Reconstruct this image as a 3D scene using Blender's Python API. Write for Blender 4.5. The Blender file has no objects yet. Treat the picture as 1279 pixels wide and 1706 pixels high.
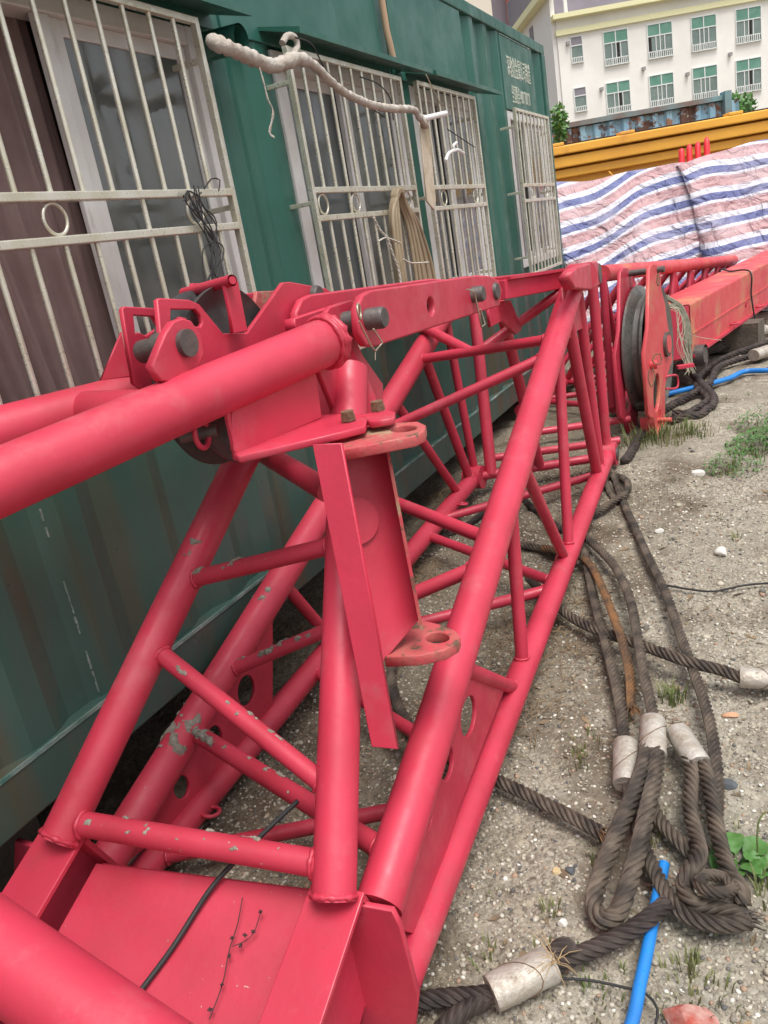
import bpy, bmesh, math, random
import numpy as np
from mathutils import Vector, Matrix
random.seed(7); rng = np.random.default_rng(7)
sc = bpy.context.scene
# ------------------------------------------------------------------ camera
FPX = 1315.0; PW, PH = 1279, 1706; PP = np.array([639.5, 853.0]); CAM = np.array([0.0, 0.0, 1.35])
def _ray(x, y):
    v = np.array([x-PP[0], -(y-PP[1]), -FPX]); return v/np.linalg.norm(v)
_zz = -_ray(1345., 4800.); _yy = _ray(1290., 297.); _yy = _yy-_zz*_yy.dot(_zz); _yy /= np.linalg.norm(_yy)
RM = np.array([np.cross(_yy, _zz), _yy, _zz])
cd = bpy.data.cameras.new("camera"); cam = bpy.data.objects.new("camera", cd); sc.collection.objects.link(cam)
M4 = Matrix.Identity(4)
for i in range(3):
    for j in range(3): M4[i][j] = RM[i, j]
M4[0][3], M4[1][3], M4[2][3] = CAM
cam.matrix_world = M4
cd.sensor_fit = 'VERTICAL'; cd.sensor_height = 24; cd.lens = FPX/PH*24; cd.clip_start = 0.02; cd.clip_end = 600
sc.camera = cam
# ------------------------------------------------------------------ light
SUN_EL, SUN_AZ = 68, 125
world = bpy.data.worlds.new("World"); sc.world = world; world.use_nodes = True
nt = world.node_tree; nt.nodes.clear()
sky = nt.nodes.new('ShaderNodeTexSky'); sky.sky_type = 'NISHITA'; sky.sun_disc = False
sky.sun_elevation = math.radians(SUN_EL); sky.sun_rotation = math.radians(SUN_AZ); sky.air_density = 1.0; sky.dust_density = 4.0
hs = nt.nodes.new('ShaderNodeHueSaturation'); hs.inputs['Saturation'].default_value = 0.25
bg = nt.nodes.new('ShaderNodeBackground'); bg.inputs['Strength'].default_value = 0.125
wo = nt.nodes.new('ShaderNodeOutputWorld')
nt.links.new(sky.outputs[0], hs.inputs['Color']); nt.links.new(hs.outputs[0], bg.inputs[0]); nt.links.new(bg.outputs[0], wo.inputs[0])
sd = bpy.data.lights.new("sun", 'SUN'); sd.energy = 1.5; sd.angle = math.radians(30); sd.color = (1.0, 0.96, 0.9)
so = bpy.data.objects.new("sun", sd); sc.collection.objects.link(so)
_a, _e = math.radians(SUN_AZ), math.radians(SUN_EL)
so.rotation_euler = Vector((math.sin(_a)*math.cos(_e), math.cos(_a)*math.cos(_e), math.sin(_e))).to_track_quat('Z', 'Y').to_euler()
sc.view_settings.view_transform = 'Standard'; sc.view_settings.look = 'None'; sc.view_settings.gamma = 1.0
sc.view_settings.exposure = 0.76
# ------------------------------------------------------------------ geometry helpers
def rw(p): return RM @ np.array([p[0]-PP[0], -(p[1]-PP[1]), -FPX])/FPX
def V(a): return Vector((float(a[0]), float(a[1]), float(a[2])))
def UD(p, t): return V(CAM+rw(p)*t)
def UX(p, x): d = rw(p); return V(CAM+d*(x/d[0]))
def UZ(p, z): d = rw(p); return V(CAM+d*((z-CAM[2])/d[2]))
def UP(p, o, n): d = rw(p); o = np.array(o); n = np.array(n); return V(CAM+d*(np.dot(o-CAM, n)/np.dot(d, n)))
def PR(q): c = RM.T @ (np.array(q)-CAM); return np.array([PP[0]+FPX*c[0]/-c[2], PP[1]-FPX*c[1]/-c[2]])
def gz(x, y):
    y = float(y)
    if y > 4.2: g = 0.03
    elif y > 1.0: g = 0.03-0.086*(4.2-y)
    else: g = -0.245-0.02*(1-y)
    return max(g, -0.26)
def UG(p, h=0.0):
    z = 0.0
    for _ in range(40): q = UZ(p, z+h); z = 0.5*z+0.5*gz(q.x, q.y)
    return UZ(p, z+h)
def col_link(o): sc.collection.objects.link(o)
def mkobj(name, me, mat=None, parent=None, smooth=False):
    o = bpy.data.objects.new(name, me); col_link(o)
    if mat: me.materials.append(mat)
    if parent: o.parent = parent
    if smooth:
        me.polygons.foreach_set('use_smooth', [True]*len(me.polygons))
    return o
def thing(name, label, cat, loc=(0, 0, 0), group=None):
    o = bpy.data.objects.new(name, None); col_link(o); o.location = loc; o.empty_display_size = .1
    o['label'] = label; o['category'] = cat
    if group: o['group'] = group
    return o
def tag(o, label, cat, group=None):
    o['label'] = label; o['category'] = cat
    if group: o['group'] = group
    return o
class MB:
    """collects geometry in world coordinates, becomes ONE mesh object"""
    def __init__(s): s.v = []; s.f = []; s.sm = []; s.uv = None
    def add(s, vs, fs, smooth=False):
        n = len(s.v); s.v += [tuple(v) for v in vs]; s.f += [tuple(i+n for i in f) for f in fs]; s.sm += [smooth]*len(fs); return s
    def box(s, c, x, y, z):
        """c centre, x,y,z half vectors"""
        c, x, y, z = map(Vector, (c, x, y, z)); vs = [c+a*x+b*y+d*z for a in (-1, 1) for b in (-1, 1) for d in (-1, 1)]
        fs = [(0, 1, 3, 2), (4, 6, 7, 5), (0, 4, 5, 1), (2, 3, 7, 6), (0, 2, 6, 4), (1, 5, 7, 3)]
        if x.cross(y).dot(z) < 0: fs = [f[::-1] for f in fs]
        return s.add(vs, fs)
    def ab(s, a, b):
        a = Vector(a); b = Vector(b); c = (a+b)/2; h = (b-a)/2
        return s.box(c, (abs(h.x), 0, 0), (0, abs(h.y), 0), (0, 0, abs(h.z)))
    def bar(s, p, q, w, h, up=(0, 0, 1)):
        p = Vector(p); q = Vector(q); d = (q-p); L = d.length; d /= L; u = Vector(up); sd_ = d.cross(u)
        if sd_.length < 1e-4: sd_ = d.cross(Vector((1, 0, 0)))
        sd_.normalize(); u = sd_.cross(d)
        return s.box((p+q)/2, d*L/2, sd_*w/2, u*h/2)
    def tube(s, pts, rad, n=20, cap=True, weld=None, twist=None):
        pts = [Vector(p) for p in pts]
        if not isinstance(rad, (list, tuple)): rad = [rad]*len(pts)
        rings = []; t0 = (pts[1]-pts[0]).normalized(); up = Vector((0, 0, 1)) if abs(t0.z) < .9 else Vector((0, 1, 0))
        a = t0.cross(up).normalized()
        for i, p in enumerate(pts):
            if i == 0: t = t0
            elif i == len(pts)-1: t = (p-pts[i-1]).normalized()
            else: t = ((pts[i+1]-p).normalized()+(p-pts[i-1]).normalized()).normalized()
            a = (a-t*a.dot(t)).normalized(); b = t.cross(a)
            rings.append([p+(a*math.cos(k*math.tau/n)+b*math.sin(k*math.tau/n))*rad[i] for k in range(n)])
        vs = [v for r in rings for v in r]; fs = []
        for i in range(len(pts)-1):
            for k in range(n): fs.append((i*n+k, i*n+(k+1) % n, (i+1)*n+(k+1) % n, (i+1)*n+k))
        s.add(vs, fs, True)
        if cap:
            s.add(rings[0], [tuple(range(n))[::-1]]); s.add(rings[-1], [tuple(range(n))])
        return s
    def torus(s, c, axis, R, r, n=24, m=8, wob=0):
        axis = Vector(axis).normalized(); a = axis.orthogonal().normalized(); b = axis.cross(a); vs = []; fs = []
        for i in range(n):
            th = i*math.tau/n; d = a*math.cos(th)+b*math.sin(th); rr = r*(1+wob*random.uniform(-1, 1))
            for j in range(m):
                ph = j*math.tau/m; vs.append(Vector(c)+d*(R+rr*math.cos(ph))+axis*rr*math.sin(ph))
        for i in range(n):
            for j in range(m): fs.append((i*m+j, ((i+1) % n)*m+j, ((i+1) % n)*m+(j+1) % m, i*m+(j+1) % m))
        return s.add(vs, fs, True)
    def build(s, name, mat, parent=None, bevel=0):
        me = bpy.data.meshes.new(name)
        off = Vector(parent.matrix_world.translation) if parent else Vector((0, 0, 0))
        if parent:
            q = parent; off = Vector((0, 0, 0))
            while q: off += Vector(q.location); q = q.parent
        me.from_pydata([tuple(Vector(v)-off) for v in s.v], [], s.f); me.update()
        me.polygons.foreach_set('use_smooth', s.sm)
        o = mkobj(name, me, mat, parent)
        if bevel:
            m = o.modifiers.new('bevel', 'BEVEL'); m.width = bevel; m.segments = 2; m.limit_method = 'ANGLE'; m.angle_limit = .6
        return o
def oval(c, rx, ry, rot=0, n=24):
    return [(c[0]+rx*math.cos(t)*math.cos(rot)-ry*math.sin(t)*math.sin(rot), c[1]+rx*math.cos(t)*math.sin(rot)+ry*math.sin(t)*math.cos(rot)) for t in [k*math.tau/n for k in range(n)]]
def plate(name, outline, thick, mat, parent=None, holes=(), bevel=0.002, nrm=None, side=0):
    """flat plate from 3D outline points (coplanar), with through holes; side shifts along normal"""
    P = [Vector(p) for p in outline]; o0 = P[0]
    n = Vector((0, 0, 0))
    for i in range(len(P)): n += (P[i]-o0).cross(P[(i+1) % len(P)]-o0)
    n.normalize()
    if nrm is not None and n.dot(Vector(nrm)) < 0: n = -n
    a = (P[1]-P[0]).normalized(); a = (a-n*a.dot(n)).normalized(); b = n.cross(a)
    cu = bpy.data.curves.new(name, 'CURVE'); cu.dimensions = '2D'; cu.fill_mode = 'BOTH'
    cu.extrude = thick/2-bevel; cu.bevel_depth = bevel; cu.bevel_resolution = 1; cu.offset = -bevel
    for loop in [P]+[[Vector(h) for h in hh] for hh in holes]:
        sp = cu.splines.new('POLY'); sp.points.add(len(loop)-1); sp.use_cyclic_u = True
        for k, q in enumerate(loop):
            d = q-o0; sp.points[k].co = (d.dot(a), d.dot(b), 0, 1)
    tmp = bpy.data.objects.new('tmp', cu); me = bpy.data.meshes.new_from_object(tmp); bpy.data.objects.remove(tmp); bpy.data.curves.remove(cu)
    m = Matrix.Identity(4)
    off = Vector((0, 0, 0)); q = parent
    while q: off += Vector(q.location); q = q.parent
    org = o0-off+n*side*thick/2
    for i in range(3): m[i][0] = a[i]; m[i][1] = b[i]; m[i][2] = n[i]; m[i][3] = org[i]
    me.transform(m); me.name = name
    return mkobj(name, me, mat, parent)
def catmull(pts, step):
    P = [Vector(p) for p in pts]; P = [P[0]*2-P[1]]+P+[P[-1]*2-P[-2]]; out = []
    for i in range(1, len(P)-2):
        p0, p1, p2, p3 = P[i-1:i+3]; n = max(2, int((p2-p1).length/step))
        for k in range(n):
            t = k/n; out.append(0.5*((2*p1)+(p2-p0)*t+(2*p0-5*p1+4*p2-p3)*t*t+(3*p1-p0-3*p2+p3)*t**3))
    out.append(P[-2]); return out
# ------------------------------------------------------------------ materials
MT = {}
def mat(name, base, rough=.5, metal=0, spec=.5, var=None, vscale=3, bump=0, bscale=40, coat=0, spots=None, streak=None, stretch=None):
    m = bpy.data.materials.new(name); m.use_nodes = True; t = m.node_tree; L = t.links; b = t.nodes['Principled BSDF']
    b.inputs['Base Color'].default_value = (*base, 1); b.inputs['Roughness'].default_value = rough; b.inputs['Metallic'].default_value = metal
    b.inputs['Specular IOR Level'].default_value = spec; b.inputs['Coat Weight'].default_value = coat
    tc = t.nodes.new('ShaderNodeNewGeometry'); out = None
    vec = tc.outputs['Position']
    if stretch:
        mp = t.nodes.new('ShaderNodeMapping'); mp.inputs['Scale'].default_value = stretch; L.new(vec, mp.inputs[0]); vec2 = mp.outputs[0]
    else: vec2 = vec
    cur = None
    def noise(scale, det=5, v=None, rg=.6):
        n = t.nodes.new('ShaderNodeTexNoise'); n.inputs['Scale'].default_value = scale; n.inputs['Detail'].default_value = det; n.inputs['Roughness'].default_value = rg
        L.new(v if v is not None else vec, n.inputs['Vector']); return n
    def ramp(src, lo, hi):
        r = t.nodes.new('ShaderNodeMapRange'); r.inputs[1].default_value = lo; r.inputs[2].default_value = hi; r.clamp = True
        L.new(src, r.inputs[0]); return r.outputs[0]
    def mix(fac, a, bcol):
        x = t.nodes.new('ShaderNodeMix'); x.data_type = 'RGBA'; L.new(fac, x.inputs[0])
        if isinstance(a, tuple): x.inputs[6].default_value = (*a, 1)
        else: L.new(a, x.inputs[6])
        x.inputs[7].default_value = (*bcol, 1); return x.outputs[2]
    cur = base
    if var: cur = mix(ramp(noise(vscale, 6, vec2).outputs[0], .35, .68), cur, var)
    if streak:
        col, sc_, lo, hi, st = streak
        mp = t.nodes.new('ShaderNodeMapping'); mp.inputs['Scale'].default_value = st; L.new(vec, mp.inputs[0])
        cur = mix(ramp(noise(sc_, 6, mp.outputs[0]).outputs[0], lo, hi), cur, col)
    for sp in (spots or []):
        col, sc_, lo, hi = sp
        cur = mix(ramp(noise(sc_, 8, None, .7).outputs[0], lo, hi), cur, col)
    if not isinstance(cur, tuple): L.new(cur, b.inputs['Base Color'])
    if bump:
        n = noise(bscale, 5); bp = t.nodes.new('ShaderNodeBump'); bp.inputs['Strength'].default_value = bump; bp.inputs['Distance'].default_value = .01
        L.new(n.outputs[0], bp.inputs['Height']); L.new(bp.outputs[0], b.inputs['Normal'])
    rn = noise(vscale*4, 4); rr = t.nodes.new('ShaderNodeMapRange'); rr.inputs[1].default_value = .3; rr.inputs[2].default_value = .7; rr.inputs[3].default_value = max(0, rough-.13); rr.inputs[4].default_value = min(1, rough+.2)
    L.new(rn.outputs[0], rr.inputs[0]); L.new(rr.outputs[0], b.inputs['Roughness'])
    MT[name] = m; return m
RED = mat('red_paint', (.56, .040, .080), .40, var=(.42, .026, .050), vscale=3.5, bump=.16, bscale=14, spots=[((.50, .14, .16), 4.5, .55, .9), ((.25, .07, .07), 2.6, .6, .9), ((.42, .16, .14), 55, .70, .76), ((.10, .05, .04), 31, .715, .74), ((.20, .06, .055), 9, .66, .80)])
REDM = mat('red_paint_muddy', (.52, .040, .076), .46, var=(.40, .026, .048), vscale=5, bump=.1, bscale=30, spots=[((.42, .34, .29), 60, .665, .70), ((.09, .05, .04), 25, .72, .74)])
REDL = mat('sunfaded_red', (.60, .075, .080), .48, var=(.52, .045, .065), vscale=2, bump=.1, bscale=14, spots=[((.50, .24, .12), 2.6, .54, .72), ((.5, .2, .1), 9, .6, .75)])
REDR = mat('red_paint_rust_edge', (.52, .05, .075), .6, var=(.40, .12, .10), vscale=14, bump=.3, bscale=50, spots=[((.13, .08, .05), 24, .56, .61), ((.34, .24, .15), 13, .56, .64)])
MUD = mat('dry_mud', (.33, .30, .26), .95, var=(.22, .19, .15), vscale=60, bump=.8, bscale=120)
STEEL = mat('dark_steel_pin', (.085, .08, .078), .5, .35, var=(.14, .11, .10), vscale=30, bump=.25, bscale=60)
SHEAVE = mat('black_sheave', (.035, .036, .038), .38, .1, var=(.09, .085, .08), vscale=9, bump=.1)
SHEAVEF = mat('worn_sheave', (.13, .13, .125), .35, .5, var=(.22, .20, .18), vscale=9, bump=.1)
BOLT = mat('rusty_bolt', (.14, .085, .055), .75, .3, var=(.24, .15, .09), vscale=50, bump=.5, bscale=120)
WIRE = mat('bright_wire', (.45, .40, .30), .35, .7)
DWIRE = mat('dark_wire', (.02, .019, .02), .6)
GREEN = mat('green_container_paint', (.024, .115, .085), .40, var=(.018, .09, .068), vscale=1.6, bump=.06, bscale=6, streak=((.07, .15, .12), 5, .56, .8, (1, 1, .10)),
            spots=[((.13, .15, .13), 1.3, .62, .85)])
def lower_dirt(m):   # grime and rust streaks that cover the lower half of the sheet (height band of real dirt)
    t = m.node_tree; L = t.links; b = t.nodes['Principled BSDF']; src = b.inputs['Base Color'].links[0].from_socket
    g = t.nodes.new('ShaderNodeNewGeometry'); sp = t.nodes.new('ShaderNodeSeparateXYZ'); L.new(g.outputs['Position'], sp.inputs[0])
    mp = t.nodes.new('ShaderNodeMapping'); mp.inputs['Scale'].default_value = (1, 2.2, .22); L.new(g.outputs['Position'], mp.inputs[0])
    n = t.nodes.new('ShaderNodeTexNoise'); n.inputs['Scale'].default_value = 2.2; n.inputs['Detail'].default_value = 7; L.new(mp.outputs[0], n.inputs[0])
    ad = t.nodes.new('ShaderNodeMath'); ad.operation = 'MULTIPLY_ADD'; L.new(n.outputs[0], ad.inputs[0]); ad.inputs[1].default_value = 1.1; L.new(sp.outputs[2], ad.inputs[2])
    r = t.nodes.new('ShaderNodeMapRange'); r.inputs[1].default_value = 1.75; r.inputs[2].default_value = 1.15; L.new(ad.outputs[0], r.inputs[0]); r.inputs[4].default_value = .85
    n2 = t.nodes.new('ShaderNodeTexNoise'); n2.inputs['Scale'].default_value = 3.1; n2.inputs['Detail'].default_value = 6; L.new(mp.outputs[0], n2.inputs[0])
    r2 = t.nodes.new('ShaderNodeMapRange'); r2.inputs[1].default_value = .5; r2.inputs[2].default_value = .72; L.new(n2.outputs[0], r2.inputs[0])
    x0 = t.nodes.new('ShaderNodeMix'); x0.data_type = 'RGBA'; x0.inputs[6].default_value = (.046, .082, .072, 1); x0.inputs[7].default_value = (.09, .06, .035, 1); L.new(r2.outputs[0], x0.inputs[0])
    x = t.nodes.new('ShaderNodeMix'); x.data_type = 'RGBA'; L.new(r.outputs[0], x.inputs[0]); L.new(src, x.inputs[6]); L.new(x0.outputs[2], x.inputs[7]); L.new(x.outputs[2], b.inputs['Base Color'])
lower_dirt(GREEN)
GREENL = mat('faded_green_sheet', (.026, .125, .095), .4, var=(.02, .095, .072), vscale=1.2, bump=.08, bscale=5, streak=((.07, .20, .15), 4, .6, .85, (1, 1, .12)))
SCRAPE = mat('scraped_paint', (.22, .27, .25), .7, var=(.05, .13, .11), vscale=16, bump=.3, streak=((.55, .56, .52), 12, .6, .68, (1, .3, 1)))
SCRAPE2 = mat('white_scratch', (.30, .34, .31), .8, var=(.10, .14, .13), vscale=90)
WHITEP = mat('white_window_profile', (.66, .65, .64), .45, var=(.56, .54, .52), vscale=6, streak=((.36, .34, .32), 9, .64, .74, (1, 1, .25)), bump=.05)
GREYP = mat('grey_frame', (.36, .34, .34), .5, var=(.28, .26, .26), vscale=6)
CHROME = mat('stainless_bar', (.70, .68, .59), .32, .55, var=(.55, .51, .39), vscale=14, spots=[((.24, .17, .09), 12, .66, .76)])
GLASS = mat('dark_window_glass', (.06, .068, .066), .06, 0, 1.0, var=(.13, .135, .125), vscale=2.6)  # paler noise patches put varied reflections into the pane colour
GLASSB = mat('blue_grey_glass', (.10, .115, .12), .1, 0, .9, var=(.14, .15, .15), vscale=1.5)
SCREEN = mat('dark_mesh_screen', (.055, .052, .05), .7)
CURT = mat('brown_curtain', (.22, .15, .14), .85, var=(.17, .11, .105), vscale=3, bump=.3, bscale=20)
DARK = mat('dark_interior', (.02, .018, .016), .9)
WRAP = mat('dirty_white_wrap', (.50, .46, .41), .75, var=(.34, .29, .24), vscale=18, bump=.8, bscale=45)
PVC = mat('white_pvc', (.72, .72, .71), .35)
HOSE = mat('tan_hose', (.34, .27, .175), .5, var=(.28, .215, .14), vscale=20, bump=.05)
BLUEH = mat('blue_plastic_hose', (.015, .21, .62), .35, var=(.02, .17, .50), vscale=12)
ALU = mat('aluminium_ferrule', (.52, .49, .44), .45, .35, var=(.36, .31, .25), vscale=25, bump=.5, bscale=70, spots=[((.17, .12, .08), 24, .64, .72)])
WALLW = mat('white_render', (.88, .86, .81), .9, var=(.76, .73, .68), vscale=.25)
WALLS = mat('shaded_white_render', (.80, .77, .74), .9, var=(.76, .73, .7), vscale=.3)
CREAM = mat('yellow_trim', (.80, .76, .47), .8)
BGLASS = mat('building_glass', (.13, .18, .16), .15, 0, .8, var=(.20, .26, .23), vscale=.8)
BFRAME = mat('building_frame', (.75, .76, .74), .5)
BLIND = mat('green_blind', (.10, .25, .19), .6, var=(.17, .33, .26), vscale=1.5)
SALMON = mat('salmon_tile', (.60, .22, .17), .8); LILAC = mat('grey_lilac_render', (.25, .23, .26), .8, var=(.22, .2, .23), vscale=.3)
ORANGE = mat('orange_truck_paint', (.84, .43, .05), .45, var=(.76, .36, .045), vscale=1.2, streak=((.58, .25, .05), 5, .6, .75, (.6, .6, 1)))
BROWNL = mat('pale_wood', (.45, .30, .2), .8)
LEAF = mat('leaf_green', (.055, .16, .03), .5, var=(.09, .20, .045), vscale=20)
GRASSM = mat('grass_blades', (.10, .15, .04), .7, var=(.24, .23, .10), vscale=6)
DRYG = mat('dry_grass', (.30, .22, .13), .85, var=(.19, .13, .085), vscale=14)
STONE = mat('pale_stone', (.42, .40, .36), .9, var=(.30, .28, .25), vscale=30, bump=.4)
BRICK = mat('red_brick', (.38, .07, .05), .9, var=(.5, .3, .26), vscale=25, bump=.4)
SOIL = mat('dark_soil', (.13, .11, .085), .95, var=(.08, .065, .05), vscale=10, bump=.6)
CARD = mat('tan_scrap', (.42, .33, .24), .85, var=(.34, .27, .2), vscale=12)
def rustblue():
    m = mat('rusty_blue', (.22, .40, .55), .6, var=(.30, .48, .58), vscale=1.2, spots=[((.11, .05, .035), 2.3, .50, .54), ((.27, .13, .08), 3.9, .55, .60), ((.5, .5, .45), 3.3, .62, .66)], stretch=(1, 1, .4)); return m
RBLUE = rustblue()
RUSTR = mat('rusty_rail', (.16, .30, .34), .7, var=(.20, .09, .06), vscale=1.5)
def rope_mat(name, c1, c2):
    m = bpy.data.materials.new(name); m.use_nodes = True; t = m.node_tree; L = t.links; b = t.nodes['Principled BSDF']
    uv = t.nodes.new('ShaderNodeUVMap'); mp = t.nodes.new('ShaderNodeMapping'); mp.inputs['Scale'].default_value = (1, 1, 1)
    L.new(uv.outputs[0], mp.inputs[0])
    wv = t.nodes.new('ShaderNodeTexWave'); wv.bands_direction = 'DIAGONAL'; wv.inputs['Scale'].default_value = 12; wv.inputs['Distortion'].default_value = .5
    L.new(mp.outputs[0], wv.inputs[0])
    g = t.nodes.new('ShaderNodeNewGeometry'); n = t.nodes.new('ShaderNodeTexNoise'); n.inputs['Scale'].default_value = 16; n.inputs['Detail'].default_value = 8
    L.new(g.outputs['Position'], n.inputs[0])
    r = t.nodes.new('ShaderNodeMapRange'); r.inputs[1].default_value = .38; r.inputs[2].default_value = .66; L.new(n.outputs[0], r.inputs[0])
    x = t.nodes.new('ShaderNodeMix'); x.data_type = 'RGBA'; x.inputs[6].default_value = (*c1, 1); x.inputs[7].default_value = (*c2, 1)
    L.new(r.outputs[0], x.inputs[0]); L.new(x.outputs[2], b.inputs['Base Color'])
    b.inputs['Roughness'].default_value = .48; b.inputs['Metallic'].default_value = .35
    bp = t.nodes.new('ShaderNodeBump'); bp.inputs['Strength'].default_value = .6; bp.inputs['Distance'].default_value = .002
    L.new(wv.outputs[0], bp.inputs['Height']); L.new(bp.outputs[0], b.inputs['Normal']); return m
ROPE = rope_mat('wire_rope_brown', (.058, .047, .040), (.185, .145, .11))
ROPEO = rope_mat('wire_rope_orange', (.10, .065, .045), (.32, .16, .065))
ROPED = rope_mat('wire_rope_dark', (.04, .032, .03), (.10, .075, .065))
# ground
def ground_mat():
    m = bpy.data.materials.new('gravel_ground'); m.use_nodes = True; t = m.node_tree; L = t.links; b = t.nodes['Principled BSDF']; b.inputs['Roughness'].default_value = .95
    b.inputs['Specular IOR Level'].default_value = .2
    g = t.nodes.new('ShaderNodeNewGeometry'); P = g.outputs['Position']
    def vor(s):
        v = t.nodes.new('ShaderNodeTexVoronoi'); v.inputs['Scale'].default_value = s; L.new(P, v.inputs['Vector']); return v
    def noi(s, d=6):
        n = t.nodes.new('ShaderNodeTexNoise'); n.inputs['Scale'].default_value = s; n.inputs['Detail'].default_value = d; L.new(P, n.inputs['Vector']); return n
    def mr(src, a, b_):
        r = t.nodes.new('ShaderNodeMapRange'); r.inputs[1].default_value = a; r.inputs[2].default_value = b_; L.new(src, r.inputs[0]); return r.outputs[0]
    def mix(f, a, c, mode='MIX'):
        x = t.nodes.new('ShaderNodeMix'); x.data_type = 'RGBA'; x.blend_type = mode
        if isinstance(f, float): x.inputs[0].default_value = f
        else: L.new(f, x.inputs[0])
        for k, q in ((6, a), (7, c)):
            if isinstance(q, tuple): x.inputs[k].default_value = (*q, 1)
            else: L.new(q, x.inputs[k])
        return x.outputs[2]
    v1 = vor(70); v2 = vor(170)
    cr = t.nodes.new('ShaderNodeValToRGB'); e = cr.color_ramp; e.elements[0].color = (.11, .09, .07, 1); e.elements[1].color = (.50, .47, .40, 1)
    for p_, c_ in ((.25, (.235, .21, .17, 1)), (.5, (.30, .272, .22, 1)), (.75, (.36, .33, .265, 1)), (.88, (.26, .25, .23, 1))):
        q = e.elements.new(p_); q.color = c_
    sp = t.nodes.new('ShaderNodeSeparateColor'); L.new(v1.outputs['Color'], sp.inputs[0]); L.new(sp.outputs[0], cr.inputs[0])
    cr2 = t.nodes.new('ShaderNodeValToRGB'); cr2.color_ramp.elements[0].color = (.15, .13, .10, 1); cr2.color_ramp.elements[1].color = (.5, .45, .36, 1)
    sp2 = t.nodes.new('ShaderNodeSeparateColor'); L.new(v2.outputs['Color'], sp2.inputs[0]); L.new(sp2.outputs[1], cr2.inputs[0])
    c = mix(.45, cr.outputs[0], cr2.outputs[0])
    c = mix(mr(noi(1.1).outputs[0], .42, .66), c, (.25, .225, .18), 'MIX'); 
    c = mix(mr(noi(3.3).outputs[0], .48, .68), c, (.15, .12, .09))
    c = mix(mr(noi(25).outputs[0], .55, .8), c, (.46, .42, .33))
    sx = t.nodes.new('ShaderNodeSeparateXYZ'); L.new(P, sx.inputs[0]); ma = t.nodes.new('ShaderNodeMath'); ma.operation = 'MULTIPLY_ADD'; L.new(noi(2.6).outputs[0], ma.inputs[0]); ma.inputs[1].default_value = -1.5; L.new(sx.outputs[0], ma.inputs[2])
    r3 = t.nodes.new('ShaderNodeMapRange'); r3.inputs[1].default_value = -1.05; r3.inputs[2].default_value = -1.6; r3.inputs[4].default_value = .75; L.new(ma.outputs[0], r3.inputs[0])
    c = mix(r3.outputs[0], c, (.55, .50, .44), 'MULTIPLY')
    n9 = noi(130, 4); c = mix(mr(n9.outputs[0], .6, .75), c, (.07, .06, .05))
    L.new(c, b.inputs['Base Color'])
    bp = t.nodes.new('ShaderNodeBump'); bp.inputs['Strength'].default_value = .9; bp.inputs['Distance'].default_value = .006; L.new(v1.outputs['Distance'], bp.inputs['Height']); bp.invert = True
    bp2 = t.nodes.new('ShaderNodeBump'); bp2.inputs['Strength'].default_value = .8; bp2.inputs['Distance'].default_value = .02; L.new(noi(22, 10).outputs[0], bp2.inputs['Height'])
    L.new(bp.outputs[0], bp2.inputs['Normal']); L.new(bp2.outputs[0], b.inputs['Normal']); return m
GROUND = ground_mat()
def pebble_mat():
    m = bpy.data.materials.new('pebbles'); m.use_nodes = True; t = m.node_tree; L = t.links; b = t.nodes['Principled BSDF']; b.inputs['Roughness'].default_value = .85
    g = t.nodes.new('ShaderNodeNewGeometry'); r = t.nodes.new('ShaderNodeValToRGB'); L.new(g.outputs['Random Per Island'], r.inputs[0]); r.color_ramp.interpolation = 'CONSTANT'
    e = r.color_ramp; e.elements[0].color = (.36, .33, .27, 1); e.elements[1].color = (.66, .64, .58, 1); e.elements[1].position = .945
    for p_, c_ in ((.2, (.42, .38, .30, 1)), (.4, (.24, .21, .17, 1)), (.52, (.48, .43, .34, 1)), (.62, (.14, .13, .115, 1)), (.72, (.52, .49, .42, 1)), (.80, (.10, .10, .10, 1)), (.86, (.34, .23, .16, 1))):
        q = e.elements.new(p_); q.color = c_
    L.new(r.outputs[0], b.inputs['Base Color']); return m
PEB = pebble_mat()
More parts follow.
